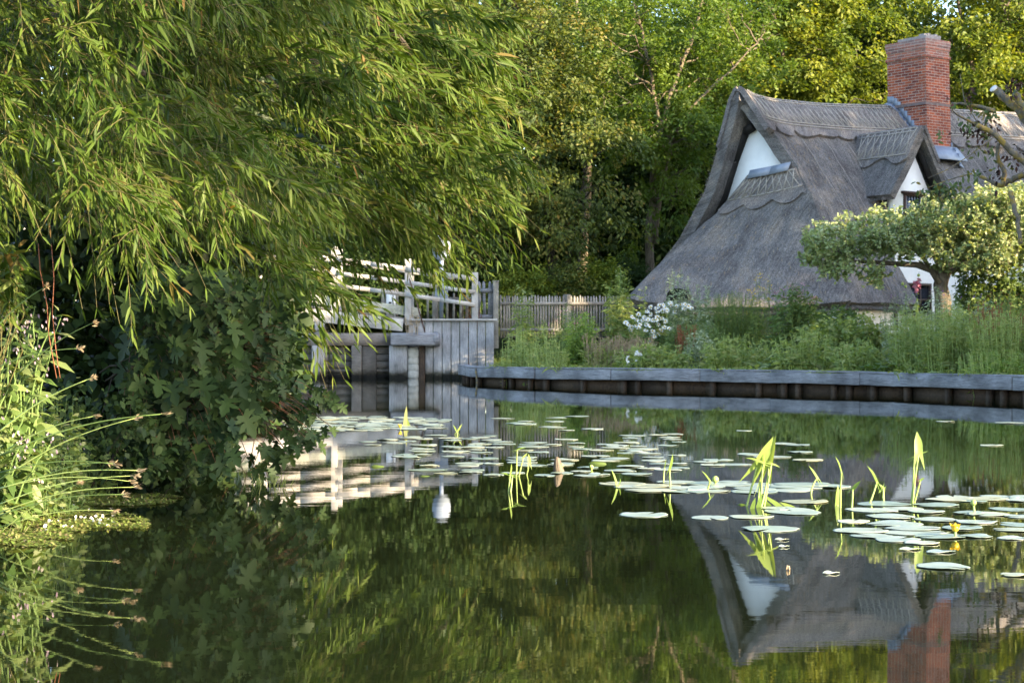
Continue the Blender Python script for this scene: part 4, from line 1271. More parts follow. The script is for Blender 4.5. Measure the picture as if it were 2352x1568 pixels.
x, y = 28.5, 29.5; b = np.array([x, y, gz(x, y)])  # added unseen tree, its high crown shades the plank wall but not the apple
tree('unseen_riverside_tree', 'unseen high crowned tree added on the right bank to shade the plank wall', b, 15, [((x, y, 13.9), (2.2, 2.0, .9)), ((x - 1.0, y - 2, 13.8), (1.5, 1.5, .9))], 200, 70, .4, M['bg_dark'], M['bark_dark'], 96, .22, 'riverside shade trees', spray=.5, thr=-.8, limbs=8,
     stems=[[b, b + (0.2, 0, 6), b + (0, .2, 12)]])
# ------------------------------------------------------------------ the big willow over the left bank
wt = empty('willow_tree', (-5.2, 12.6, gz(-5.2, 12.6)), 'large willow overhanging the river with masses of narrow drooping leaves, filling the left half', 'tree')
rng = rs(101)
# silhouette of the hanging crown, as seen from the river (x, z at 10 m)
_poly = np.array([(-250, -420), (1060, -420), (1080, 40), (1070, 180), (1090, 290), (1120, 370), (1110, 420), (1050, 460), (980, 485), (900, 480), (830, 485), (770, 560), (740, 660), (705, 700),
                  (670, 700), (640, 610), (600, 540), (520, 500), (430, 520), (300, 550), (180, 440), (-250, 500)], float)
def dsc(X): return 1 + .62 * float(smooth01((X - 430) / 560))     # the boughs on the right hang further out over the river
def in_poly(px, py): return inside(_poly, px, py)
# dark hollows seen between the boughs in the photograph
HOL = [(420, 130, 230, 105), (760, 520, 200, 95), (700, 320, 150, 60), (360, 490, 130, 45), (240, 300, 170, 60), (880, 640, 70, 60), (110, 420, 100, 50), (100, 60, 120, 45), (880, 60, 130, 50), (560, 40, 90, 30), (960, 420, 90, 40)]
bx = []
while len(bx) < 660:
    X = rng.uniform(-240, 1190); Y = rng.uniform(-410, 800)
    if not in_poly(np.array([X]), np.array([Y]))[0]: continue
    e = min(((X - a) / c) ** 2 + ((Y - b) / d) ** 2 for a, b, c, d in HOL)
    dep = rng.uniform(8.3, 12.2)
    if Y > 430 and X < 700: dep = rng.uniform(8.6, 11.0)
    if X > 900: dep = rng.uniform(9.2, 12.0)
    if e < 1 and dep < 11.6: dep = rng.uniform(11.8, 12.8)
    if X < 330 and rng.random() < .35: dep = rng.uniform(7.6, 8.6)
    bx.append((X, Y, dep * dsc(X)))
bx = np.array(bx)
tw = MB(); LP = []; LD = []; LL = []; LR = []
def branchlet(tip, dir0, Lb, seedtone, leafL, n):
    """a shoot ending near tip; leaves set alternately and hanging"""
    k = 7
    t = np.linspace(0, 1, k)[:, None]
    d0 = nrmz(dir0)
    p = tip - d0 * Lb * (1 - t) + np.array([0, 0, 1.0]) * (.16 * Lb * (1 - (1 - t) ** 2) - .30 * Lb * t ** 2 + .14 * Lb)
    p += rng.normal(size=3) * .01
    tw.tube(p, np.linspace(.0030, .0012, k), 3, cap=False)
    tang = nrmz(np.gradient(p, axis=0))
    s = np.sort(rng.uniform(.0, 1.0, n)); s[-2:] = 1.0
    for q in range(3): pass
    pos = np.stack([np.interp(s, t[:, 0], p[:, q]) for q in range(3)], -1)
    tg = nrmz(np.stack([np.interp(s, t[:, 0], tang[:, q]) for q in range(3)], -1))
    r = rng.normal(size=(n, 3)); r -= tg * (r * tg).sum(1, keepdims=True); r = nrmz(r)
    d = tg * .85 + r * .70 + np.array([0.06, 0, -.36])
    LP.append(pos); LD.append(d); LL.append(leafL * rng.uniform(.62, 1.18, n) * (1 - .35 * np.maximum(0, s - .8) / .2)); LR.append(np.clip(seedtone * .5 + rng.random(n) * .42 + (rng.random(n) < .015) * .5, 0, 1))
core = np.array([-5.0, 13.4, 2.9])
def bough(c, axis, tone, Lm=None, ls=1.0, tight=1.0):
    """a leafy bough: a main twig with short side shoots, leaves all along them"""
    axis = nrmz(axis); Lm = Lm or rng.uniform(.45, .85)
    sdv = nrmz(np.cross(axis, rng.normal(size=3) * .5 + np.array([0, -.2, 1.0])))
    branchlet(c + axis * Lm * .5, axis + rng.normal(size=3) * .06, Lm, tone, rng.uniform(.085, .115) * ls, 22)
    ns = int(rng.integers(7, 12))
    for q in range(ns):
        s = rng.uniform(-.45, .5) * Lm; sg = 1 if q % 2 else -1
        dq = axis * rng.uniform(.55, 1.0) + sdv * sg * rng.uniform(.35, .85) * tight + rng.normal(size=3) * .28 * tight + np.array([0, 0, -.12])
        l = rng.uniform(.16, .36) * (1 - .4 * abs(s) / Lm)
        dq = nrmz(dq); branchlet(c + axis * s + dq * l, dq, l * ls, tone, rng.uniform(.075, .112) * ls, int(rng.integers(9, 15)))
for X, Y, dep in bx:
    c = P(X, Y, dep)
    w_ = np.clip((X - 250) / 800, 0, 1)
    sc_ = dsc(X)
    axis = nrmz(c - core) * .55 + np.array([.45 + .45 * w_, -.15, -.42 + .22 * w_]) + rng.normal(size=3) * np.array([.30, .32, .26]) * (1 - .45 * w_)
    bough(c, axis, rng.random(), rng.uniform(.45, .85) * sc_, (1 + .2 * w_) * sc_, 1 - .45 * w_)
# long sprays that break the outline on the right
for X, Y, dep, dx, dz in ((1210, 345, 10, 1, .0), (1235, 425, 10, 1, -.28), (1225, 520, 10.2, 1, -.35), (1200, 590, 10.2, .8, -.6), (1165, 240, 10, 1, -.2), (1175, 130, 10.4, 1, -.25), (1100, 640, 10.3, .7, -.75), (1050, 655, 10.2, .7, -.7),
                          (830, 792, 9.8, .8, -.7), (780, 842, 9.8, .75, -.8), (740, 862, 9.9, .6, -.9), (690, 880, 10, .6, -1), (1150, 20, 10.4, 1, -.3), (1190, 470, 10, 1, -.15), (1205, 380, 10.4, 1, -.1), (270, 735, 8.8, .25, -1), (470, 640, 9, .8, -.6), (640, 640, 9.2, .9, -.4),
                          (705, 550, 9.2, 1, -.15), (715, 640, 9.4, .8, -.5), (645, 410, 9.0, .9, -.3), (560, 470, 9, .9, -.4), (1130, 75, 10.2, 1, -.25), (1180, 300, 10.2, 1, -.2), (1010, 640, 10.3, .8, -.6), (1130, 615, 10.2, .8, -.5), (1000, 600, 10.1, .9, -.5), (1045, 605, 10.2, .9, -.5), (985, 585, 10.0, .9, -.4), (1030, 570, 10, .9, -.35), (1020, 590, 9.9, .9, -.6), (950, 640, 10, .8, -.7), (1080, 590, 10.3, .9, -.4)):
    for q in range(5):
        branchlet(P(X, Y, dep * dsc(X)) + rng.normal(size=3) * .06 * dsc(X) - np.array([.05 * q, 0, 0]), np.array([dx, -.1, dz]) + rng.normal(size=3) * .10, rng.uniform(.5, .9) * dsc(X), rng.random(), .115 * dsc(X), 24)
leaves('foliage', np.concatenate(LP), np.concatenate(LD), np.concatenate(LL), np.concatenate(LL) * .165, M['willow'], wt, 'lance', .16, np.concatenate(LR), rng, up=(.2, -.5, 1), upmix=.35)
tw.build('twig', M['twig'], wt)
# the leaves deep inside the crown, coloured darker for the shade there
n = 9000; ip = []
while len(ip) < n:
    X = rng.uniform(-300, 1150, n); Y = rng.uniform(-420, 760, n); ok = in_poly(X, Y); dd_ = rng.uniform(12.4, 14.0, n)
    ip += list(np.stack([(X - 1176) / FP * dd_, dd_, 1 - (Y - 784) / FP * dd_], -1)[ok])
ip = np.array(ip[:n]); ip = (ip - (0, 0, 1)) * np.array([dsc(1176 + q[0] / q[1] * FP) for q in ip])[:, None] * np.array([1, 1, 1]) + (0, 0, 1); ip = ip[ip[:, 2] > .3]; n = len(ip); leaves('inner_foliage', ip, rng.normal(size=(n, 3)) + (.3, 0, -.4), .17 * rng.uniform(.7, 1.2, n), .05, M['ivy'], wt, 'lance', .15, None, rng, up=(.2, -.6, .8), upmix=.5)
mb = MB()
tb = np.array([-5.2, 12.9, gz(-5.2, 12.9) - .3])
mb.tube([tb, tb + (.05, 0, .9), tb + (.2, .05, 1.9), tb + (.3, .1, 3.0), tb + (.35, 0, 4.2)], [.46, .38, .33, .28, .2], 12)
mb.build('trunk', M['bark_dark'], wt, smooth=True)
for i, e in enumerate(((-1.2, 16.5, 4.4), (-2.0, 14.0, 3.6), (-.6, 17.2, 3.2), (-2.2, 10.2, 2.6), (-1.6, 14.6, 4.6), (-2.8, 9.4, 3.3), (-.5, 16.9, 3.8), (-3.4, 9.4, 2.2), (-1.4, 16.4, 2.6))):
    mb = MB(); curve_tube(mb, tb + (.25, .05, 2.0 + .22 * i), e, .09, .018, .14, rng, 7, 9, .02); mb.build('bough', M['bark_dark'], wt, smooth=True)

# ------------------------------------------------------------------ sycamore sapling below the willow
sy = empty('sycamore_bush', (-2.9, 12.6, gz(-2.9, 12.6)), 'dark sycamore sapling with large lobed leaves hanging to the water at the left bank', 'bush')
rng = rs(111)
_sp = np.array([(285, 690), (330, 640), (430, 600), (560, 640), (620, 640), (660, 720), (670, 820), (650, 890), (600, 950), (530, 1000), (545, 1050), (460, 1080), (420, 1060), (330, 1050), (270, 980), (290, 860), (270, 760)], float)
pos = []; LLs = []
while len(pos) < 2500:
    X = rng.uniform(220, 740); Y = rng.uniform(590, 1090)
    if not inside(_sp, np.array([X]), np.array([Y]))[0]: continue
    small = X > 560 and Y > 780
    dep = rng.uniform(10.8, 13.2) if X < 560 else rng.uniform(11.6, 13.4)
    pos.append(P(X, Y, dep)); LLs.append(rng.uniform(.045, .10) if small else .042 + .108 * rng.random() ** 1.4)
# the trailing shoot over the water on the right
for k in range(60):
    t = rng.random(); X = 640 + 120 * t + rng.normal() * 14; Y = 965 - 62 * t + rng.normal() * 16
    pos.append(P(X, Y, 12.4 + rng.normal() * .15)); LLs.append(rng.uniform(.05, .09))
for k in range(46):
    t = rng.random(); pos.append(P(730 - 150 * t + rng.normal() * 20, 990 + 70 * t + rng.normal() * 18, 12.2 + rng.normal() * .2)); LLs.append(rng.uniform(.06, .10))
pos = np.array(pos); LLs = np.array(LLs); n = len(pos)
d = np.array([.35, -.35, -.75]) + rng.normal(size=(n, 3)) * .55
leaves('foliage', pos, d, LLs, LLs * 1.05, M['maple'], sy, 'maple', .25, None, rng, up=(.15, -.75, .65), upmix=.6)
mb = MB(); stems_ = MB()
b0 = np.array([-2.95, 12.5, gz(-2.95, 12.5) - .1])
mb.tube([b0, b0 + (.15, -.2, .5), b0 + (.4, -.5, 1.1), b0 + (.8, -.7, 1.5)], [.035, .03, .022, .01], 7)
for i in rng.choice(n, 70, replace=False):
    curve_tube(mb, b0 + (rng.uniform(.05, .5), rng.uniform(-.6, -.1), rng.uniform(.3, 1.2)), pos[i], .008, .003, .12, rng, 4, 6, .02)
mb.build('stem', M['bark_dark'], sy, smooth=True)
q = nrmz(b0 + (.3, -.4, .9) - pos)
mb = MB()
for i in range(0, n, 2): mb.tube([pos[i] + q[i] * .14 + (0, 0, .05), pos[i] + q[i] * .07 + (0, 0, .035), pos[i]], .0013, 3, cap=False)
mb.build('leaf_stalk', M['cane'], sy)

# dense shaded undergrowth behind the sycamore, on the bank
def cloud(name, label, cat, region, depth, n, L, mat, seed, kind='quad', asp=.6, stemmat='bark_dark', group=None, bend=.15):
    rng = rs(seed); reg = np.array(region, float); pos = []
    lo, hi = reg.min(0), reg.max(0)
    while len(pos) < n:
        k = n * 3
        X = rng.uniform(lo[0], hi[0], k); Y = rng.uniform(lo[1], hi[1], k)
        ok = inside(reg, X, Y); d = rng.uniform(depth[0], depth[1], k)
        p = np.stack([(X - 1176) / FP * d, d, 1 - (Y - 784) / FP * d], -1)[ok]
        p = p[p[:, 2] > .02]
        p = p[noise_mask(p, 2.2, -.28, seed)]
        pos += list(p)
    pos = np.array(pos[:n])
    c = pos.mean(0); b = np.array([c[0], c[1], gz(c[0], c[1])])
    t = empty(name, b, label, cat, group)
    d = rng.normal(size=(n, 3)) + np.array([.2, -.2, -.2])
    Ls = L * rng.uniform(.6, 1.3, n)
    leaves('foliage', pos, d, Ls, Ls * asp, mat, t, kind, bend, None, rng, up=(.1, -.5, .8), upmix=.5)
    mb = MB()
    for i in rng.choice(n, 26, replace=False):
        s0 = np.array([pos[i][0] - .1, pos[i][1] + .2, min(pos[i][2] - .05, max(gz(pos[i][0] - .1, pos[i][1] + .2), -.1))]); curve_tube(mb, s0 + np.array([-.25, .15, 0]), pos[i], .004, .002, .05, rng, 4, 6, .03)
    mb.build('stem', M[stemmat], t)
    return t
cloud('ivy_thicket', 'shaded ivy thicket behind the sycamore and under the willow', 'bush', [(-260, 440), (640, 470), (690, 700), (700, 880), (640, 960), (450, 1050), (200, 1060), (-260, 1050)], (12.4, 14.2), 11500, .10, M['ivy'], 121, 'oval', .75)
cloud('elder_bush', 'dark bush on the left bank at the far end below the willow', 'bush', [(-700, 500), (560, 480), (660, 640), (600, 880), (300, 930), (-700, 930)], (17, 22), 5000, .17, M['ivy'], 122, 'oval', .6)
cloud('bramble_bush', 'arching bramble with small toothed leaves along the left water edge', 'bush', [(150, 860), (330, 930), (380, 1020), (560, 1085), (470, 1118), (330, 1112), (150, 1090), (60, 960)], (10.6, 11.6), 1300, .050, M['maple'], 123, 'oval', .7, 'bark_dark')
cloud('willow_shoot', 'bright leafy shoot hanging in the sun at the left edge', 'branch', [(-60, 560), (45, 560), (50, 620), (20, 720), (-60, 720)], (8.6, 9.2), 260, .11, M['willow'], 125, 'lance', .24, 'twig', None, .3)

# comfrey with lilac bells
def comfrey(label, X, d, ztop, seed, n=22, spread=.42):
    rng = rs(seed); b = at(X, d); b[2] = max(b[2], .0)
    t = empty('comfrey_plant', b, label, 'comfrey', 'comfrey on the left bank')
    mb = MB(); fp, fd, fl = [], [], []; lp, ld, ll = [], [], []
    for k in range(n):
        a = rng.uniform(0, 2 * math.pi); r = spread * rng.random() ** .6
        e = np.array([b[0] + r * math.cos(a), b[1] + r * math.sin(a) * .7, ztop * rng.uniform(.55, 1.0)])
        s0 = b + np.array([r * .3 * math.cos(a), r * .3 * math.sin(a), 0])
        p = curve_tube(mb, s0, e, .008, .003, .08, rng, 5, 8, .015)
        for q in range(1, 8):
            for z in range(2):
                lp.append(p[q] + rng.normal(size=3) * .01); w_ = rng.normal(size=3); w_[2] = .15 - .4 * rng.random(); ld.append(w_); ll.append((.20 - .016 * q) * rng.uniform(.7, 1.2))
        fp, fd, fl = [], [], []
        for q in range(int(rng.integers(3, 7))):
            fp.append(e + rng.normal(size=3) * .035 + (0, 0, -.01)); fd.append(np.array([.25, -.2, -1]) + rng.normal(size=3) * .3); fl.append(rng.uniform(.018, .028))
        fp = np.repeat(fp, 3, axis=0); fd = np.repeat(fd, 3, axis=0) + rng.normal(size=(len(fp), 3)) * .12; fl = np.repeat(fl, 3)
        leaves('flower_cluster', fp, fd, fl, fl * .45, M['petal_lilac'], t, 'oval', 0, None, rng)
    leaves('foliage', lp, ld, ll, np.array(ll) * .36, M['comfrey'], t, 'oval', .35, None, rng, up=(0, -.3, 1), upmix=.6)
    mb.build('stem', M['stem'], t)
comfrey('tall comfrey with pale lilac bells at the left edge of the bank', 5, 9.7, 1.20, 131, 40, .36)
comfrey('comfrey with big pale leaves low at the left edge', -35, 9.2, .55, 132, 30, .36)
comfrey('small comfrey flowering beside the brambles above the duckweed', 130, 10.6, .52, 133, 12, .20)
comfrey('comfrey behind the tall one at the left edge', -60, 9.4, 1.2, 134, 34, .4)

# rushes leaning over the water
rng = rs(141)
def rush(X0, Y0, X1, Y1, d, r=.0035, head=True):
    a = P(X0, Y0, d + .2); b = P(X1, Y1, d)
    t = empty('rush_stem', (a[0], a[1], max(0, a[2])), RL.pop(0), 'rush', 'long rush stems leaning over the water')
    mb = MB(); L = np.linalg.norm(b - a)
    k = np.linspace(0, 1, 9)[:, None]; p = a + (b - a) * k + np.array([0, 0, 1]) * .05 * L * np.sin(np.pi * k)
    mb.tube(p, np.linspace(r, r * .5, 9), 5); mb.build('stem', M['stem_pale'] if rng.random() < .6 else M['stem'], t, smooth=True)
    if head:
        n = 16; s = rng.uniform(.94, 1.0, n)
        leaves('seed_head', p[-1] + (p[-1] - p[-2]) * ((s - .97)[:, None] * 6) + rng.normal(size=(n, 3)) * .004, (p[-1] - p[-2])[None, :] * 4 + rng.normal(size=(n, 3)) * .1, .03, .008, M['straw'], t, 'quad', 0, None, rng)
RS = [(-20, 765, 106, 658), (-20, 1005, 210, 868), (40, 860, 212, 742), (-10, 1050, 378, 950), (0, 1100, 310, 960), (-20, 1165, 306, 1092), (-20, 1128, 318, 1080), (0, 1120, 300, 1105), (-10, 1180, 312, 1118), (0, 1210, 262, 1172),
      (-20, 850, 180, 800), (0, 1085, 265, 1065), (20, 1030, 220, 955), (90, 1098, 250, 1062), (-20, 1240, 180, 1110), (-20, 1190, 285, 1135)]
RL = ['rush stem reaching highest, crossing above the comfrey flowers', 'thick pale rush stem crossing the dark hollow to the right', 'rush stem rising past the hanging red canes', 'longest rush stem, its seed head in front of the sycamore',
      'rush stem just below the longest one', 'low rush stem over the water with a brown seed head', 'rush stem ending above the bramble tip', 'nearly level rush stem over the back duckweed mat', 'rush stem dipping along the front of the back duckweed mat', 'lowest rush stem, almost touching the front duckweed mat',
      'short thin rush stem among the comfrey leaves', 'rush stem among the small comfrey flowers', 'rush stem crossing the nettles', 'short rush stem beside the small comfrey', 'steep rush stem at the bottom left corner of the bank', 'rush stem running over the gap between the duckweed mats']
for i, (a, b, c, d_) in enumerate(RS): rush(a, b, c, d_, 8.3 + .12 * (i % 5), .0035 + .0012 * (i in (1, 3)))
# dead red canes hanging in front of the dark
for lb, pts in (('left thin red cane hanging in the dark hollow below the willow', [(88, 560), (92, 620), (108, 700), (112, 770), (130, 868)]), ('right thin red cane hanging in the dark hollow below the willow', [(118, 560), (124, 640), (120, 720), (128, 800), (138, 868)])):
    mb = MB(); mb.tube([P(x, y, 9.3) for x, y in pts], .0026, 5); tag(mb.build('dead_cane', M['cane'], None), lb, 'cane', 'red canes under the willow')

# reed grass tuft at the left edge
def grass_tuft(name, label, X, d, n, h, w_, mat, seed, cat='grass', lean_=(0.1, -.05), group=None, zb=None, spread_y=.5, width=.009):
    rng = rs(seed); b = at(X, d)
    if zb is not None: b[2] = zb
    a = rng.uniform(0, 2 * math.pi, n); r = w_ * np.sqrt(rng.random(n))
    pos = b + np.stack([r * np.cos(a), r * np.sin(a) * spread_y, np.full(n, -.03)], -1)
    dr = np.stack([rng.normal(size=n) * .28 + lean_[0] + np.cos(a) * .18, rng.normal(size=n) * .25 + lean_[1], np.ones(n)], -1)
    L = h * rng.uniform(.5, 1.15, n)
    o = leaves(name, pos, dr, L, width * rng.uniform(.6, 1.3, n), mat, None, 'blade', rng.uniform(.05, .35, n), None, rng)
    return tag(o, label, cat, group)
grass_tuft('reed_grass', 'bright reed grass tuft in the sun at the bottom left edge', -30, 8.9, 150, .34, .34, M['grass'], 151, lean_=(.45, -.2), width=.010)
grass_tuft('reed_grass', 'thin reed grass beside the duckweed under the sycamore', 620, 11.8, 40, .22, .12, M['grass'], 152, lean_=(.1, 0), zb=-.05)

def mat_(label, spots, n, seed):
    rng = rs(seed); P_ = []
    for X, Y, rx, ry, w_ in spots:
        k = int(n * w_); a = rng.uniform(0, 2 * math.pi, k); r = np.sqrt(rng.random(k)) * (1 + .12 * np.sin(3 * a + seed))
        for q in range(k): P_.append(WP(X + rx * r[q] * math.cos(a[q]), Y + ry * r[q] * math.sin(a[q])))
    P_ = np.array(P_); P_ = P_[noise_mask(P_ * np.array([1, 2, 1]), 2.6, -.22, seed)]
    P_[:, 2] = .004 + .004 * rng.random(len(P_)); nn_ = len(P_)
    d = rng.normal(size=(nn_, 3)); d[:, 2] = rng.normal(size=nn_) * .22
    o = leaves('duckweed', P_, d, rng.uniform(.012, .026, nn_), rng.uniform(.009, .016, nn_), M['duckweed'], None, 'oval', 0, None, rng, up=(0, 0, 1), upmix=.85)
    tag(o, label, 'duckweed', None, 'stuff')
mat_('back mat of green duckweed floating below the sycamore', [(250, 1148, 175, 13, 1)], 9000, 161)
mat_('front mat of yellowish duckweed floating off the left bank', [(150, 1200, 215, 22, .7), (60, 1232, 120, 25, .3)], 12000, 162)
# fallen petals and seed fluff on the front mat
rng = rs(163)
n = 60; pp = np.array([WP(rng.uniform(10, 260), rng.normal(1192, 14)) for k in range(n)]); pp[:, 2] = .012
o = leaves('fallen_petals', pp, rng.normal(size=(n, 3)) * (1, 1, .3), .02, .018, M['petal_white'], None, 'oval', 0, None, rng); tag(o, 'white fallen petals scattered on the front duckweed mat', 'petals', None, 'stuff')
# ------------------------------------------------------------------ cottage garden
GCOL = 'garden plants on the far bank'
def herb(label, X, d, wpx, Ytop, n, L, mat, seed, name='garden_plant', cat='plant', asp=.35, stem='stem', droop=.3, lean_=0.0, up_=.5, flower=None, leafn=14, kind='quad', top=.4, dy=.5, stemr=.006):
    """a clump of leafy stems; Ytop = picture height it reaches"""
    rng = rs(seed); b = at(X, d); W_ = wpx / FP * d; zt = P(X, Ytop, d)[2]
    t = empty(name, b, label, cat, GCOL)
    mb = MB(); lp, ld, ll = [], [], []; tips = []
    for k in range(n):
        q = rng.uniform(-1, 1); q = q * abs(q) ** .2; e = np.array([b[0] + W_ * q, b[1] + dy * rng.uniform(-1, 1), 0])
        h = (zt - b[2]) * (1 - top * rng.random() ** 1.6) * (1 - .25 * q * q)
        e[2] = b[2] + h
        s0 = np.array([b[0] + (e[0] - b[0]) * .75, b[1] + (e[1] - b[1]) * .75, gz(e[0], e[1]) - .05])
        e[0] += lean_ * h
        k_ = 5; tt_ = np.linspace(0, 1, k_)[:, None]
        p = s0 + (e - s0) * tt_ + rng.normal(size=(k_, 3)) * .015
        mb.tube(p, np.linspace(stemr, stemr * .4, k_), 3, cap=False); tips.append(e)
        m_ = leafn; s = rng.uniform(.08, 1, m_)
        pos = np.stack([np.interp(s, tt_[:, 0], p[:, i]) for i in range(3)], -1)
        dd = rng.normal(size=(m_, 3)); dd[:, 2] = up_ + .35 * rng.normal(size=m_) - droop
        lp.append(pos); ld.append(dd); ll.append(L * (1.15 - .55 * s) * rng.uniform(.7, 1.3, m_))
    leaves('foliage', np.concatenate(lp), np.concatenate(ld), np.concatenate(ll), np.concatenate(ll) * asp, mat, t, kind, .25, None, rng, up=(0, -.4, 1), upmix=.4)
    mb.build('stem', M[stem], t)
    if flower:
        fm, fn, fs, frac, fz = flower
        fp = []; fd = []
        for e in tips:
            if rng.random() > frac: continue
            fp = e + rng.normal(size=(fn, 3)) * np.array([fs * 1.1, fs * 1.1, fz]); fd = rng.normal(size=(fn, 3)) + np.array([0, -.4, .8])
            leaves('flower', fp, fd, fs * rng.uniform(.6, 1.2, fn), fs * .6, M[fm], t, 'oval', 0, None, rng)
    return t

LB_ = 'weeds on the left bank'
for X, d, w_, yt, n, L, mm, lb in ((60, 10.0, 70, 850, 34, .085, 'comfrey', 'pale nettles in the sun right of the tall comfrey'), (140, 10.4, 60, 900, 34, .075, 'weed', 'green nettles in front of the dark hollow on the left bank'), (20, 9.5, 70, 960, 40, .08, 'comfrey', 'low nettles below the comfrey on the left bank'),
                                   (215, 11.0, 50, 960, 26, .07, 'weed_dark', 'low shaded weeds between the nettles and the sycamore'), (110, 9.9, 70, 1010, 46, .06, 'comfrey', 'short leafy weeds at the water edge behind the back duckweed mat')):
    o = herb(lb, X, d, w_, yt, n, L, M[mm], 600 + int(X), 'nettle', 'nettles', asp=.45, leafn=20, kind='oval', stemr=.003, dy=.3, top=.5); o['group'] = LB_

# mown-ish rough grass of the bank strip: nobody could count the blades
rng = rs(201)
G = []
while len(G) < 30000:
    x = rng.uniform(-1.5, 13, 30000); y = rng.uniform(28, 51, 30000)
    s = sdist(FAR, x, y)
    wt_ = (s > .22) & (rng.random(30000) < np.where(s < 4.5, .9, .25))
    G += list(np.stack([x, y], -1)[wt_])
G = np.array(G[:30000]); z = np.maximum(gh(G[:, 0], G[:, 1]), .33)
ok = (z < 1.45) & (z > -.4); G = G[ok]; z = z[ok]; n = len(G)
tall = np.array([mnoise.noise(Vector((a * .8, b * .8, 3))) for a, b in G]) * .5 + .5
d = np.stack([rng.normal(size=n) * .4, rng.normal(size=n) * .4 - .1, np.ones(n)], -1)
o = leaves('bank_grass', np.stack([G[:, 0], G[:, 1], z - .02], -1), d, (.10 + .26 * tall ** 2) * rng.uniform(.6, 1.3, n), .020 * rng.uniform(.6, 1.4, n), M['grass'], None, 'blade', rng.uniform(.05, .4, n), np.clip(tall + rng.normal(size=n) * .2 - .1, 0, 1), rng)
tag(o, 'rough green grass growing along the far bank behind the timber edging', 'grass', None, 'stuff')

W_ = M
herb('feathery mid green weeds beside the plank wall of the bridge', 1195, 41.0, 45, 745, 90, .18, W_['weed'], 211, leafn=9, asp=.22, stem='stem_pale', stemr=.007)
herb('low green weeds hanging over the left end of the timber edging', 1255, 40.0, 50, 765, 90, .17, W_['weed'], 212, leafn=9, asp=.25, stem='stem_pale', stemr=.007)
herb('tall thin weeds growing up in front of the picket fence', 1200, 45.3, 30, 632, 26, .22, W_['weed'], 213, leafn=20, asp=.26, top=.5)
herb('dark bushy weeds at the foot of the picket fence', 1245, 45, 60, 735, 80, .13, W_['weed_dark'], 214, leafn=16, flower=('petal_purple', 3, .03, .12, .05))
herb('upright yellow green bush in the middle of the garden strip', 1325, 41.0, 36, 712, 90, .15, W_['weed_bright'], 215, 'garden_bush', 'bush', asp=.42, leafn=22, top=.55, lean_=.12)
herb('pink flowering shrub against the picket fence', 1312, 46.6, 38, 690, 60, .10, W_['weed_dark'], 216, 'flowering_shrub', 'shrub', leafn=18, asp=.5, flower=('petal_pink', 4, .045, .3, .04))
herb('tall nettles standing at the right end of the picket fence', 1422, 45.0, 34, 612, 40, .24, W_['weed'], 217, 'tall_nettle', 'nettles', leafn=26, asp=.28, top=.45)
herb('nettles in front of the lean-to thatch left of the silvery plant', 1475, 44.5, 24, 650, 14, .22, W_['weed'], 218, 'tall_nettle', 'nettles', leafn=18, asp=.25, top=.5)
herb('silver grey tall wormwood in front of the thatch', 1560, 42.4, 34, 608, 26, .15, W_['weed_grey'], 219, 'wormwood', 'plant', leafn=60, asp=.28, up_=1.0, top=.6)
herb('silver grey wormwood right of the tall one', 1612, 42.6, 22, 645, 14, .15, W_['weed_grey'], 220, 'wormwood', 'plant', leafn=46, asp=.28, up_=1.0, top=.5)
herb('dense rosemary like green bush under the lean-to thatch', 1680, 43.5, 78, 668, 240, .095, W_['weed'], 221, 'garden_bush', 'bush', leafn=44, asp=.16, up_=1.2, top=.5, stemr=.008)
herb('leafy undergrowth of the bed between the daisies and the rosemary', 1600, 41.5, 76, 735, 130, .12, W_['weed_dark'], 222, leafn=16, asp=.35)
herb('pale green bushy herb near the water in front of the daisies', 1608, 39.5, 34, 755, 80, .13, W_['weed_grey'], 223, leafn=18, asp=.4, top=.6)
herb('fennel with yellow flower heads in front of the thatch', 1750, 42.8, 32, 628, 30, .16, W_['weed'], 224, 'fennel', 'plant', leafn=18, asp=.14, flower=('petal_yellow', 10, .035, .7, .02), top=.5)
herb('tall hemp agrimony with dusty pink heads at the thatch corner', 1825, 41.4, 52, 645, 80, .22, W_['weed_dark'], 225, 'hemp_agrimony', 'plant', leafn=22, asp=.3, top=.35, flower=('petal_pink', 9, .035, .3, .02))
herb('dark climbing leaves under the thatch eave by the cottage wall', 1925, 43.0, 56, 700, 130, .13, W_['weed_dark'], 226, 'climber', 'plant', leafn=20, asp=.6, top=.5)
herb('pale leaved bush with white blossom in front of the cottage wall', 1905, 38.2, 66, 722, 120, .16, W_['weed'], 227, 'flowering_shrub', 'shrub', leafn=18, asp=.5, top=.55, flower=('petal_white', 3, .04, .06, .03))
herb('bright green bush in the middle of the right garden', 1985, 37.5, 54, 715, 110, .17, W_['weed'], 228, 'garden_bush', 'bush', leafn=18, asp=.5, top=.6)
herb('low leafy plants along the edging right of the daisies', 1500, 38.8, 90, 785, 100, .19, W_['weed'], 229, leafn=9, asp=.4, top=.6, stem='stem_pale', stemr=.007)
herb('low green plants along the edging in the middle', 1690, 37.6, 80, 765, 110, .18, W_['weed'], 230, leafn=9, asp=.35, top=.6, stem='stem_pale', stemr=.007)
herb('low mixed weeds along the edging before the pale bush', 1850, 36.2, 80, 755, 110, .18, W_['weed'], 231, leafn=9, asp=.35, top=.6, stem='stem_pale', stemr=.007)
herb('grassy herbs below the fence in the straw patch', 1390, 40.6, 60, 785, 80, .17, W_['weed'], 232, leafn=9, asp=.3, top=.6, stem='stem_pale', stemr=.007)
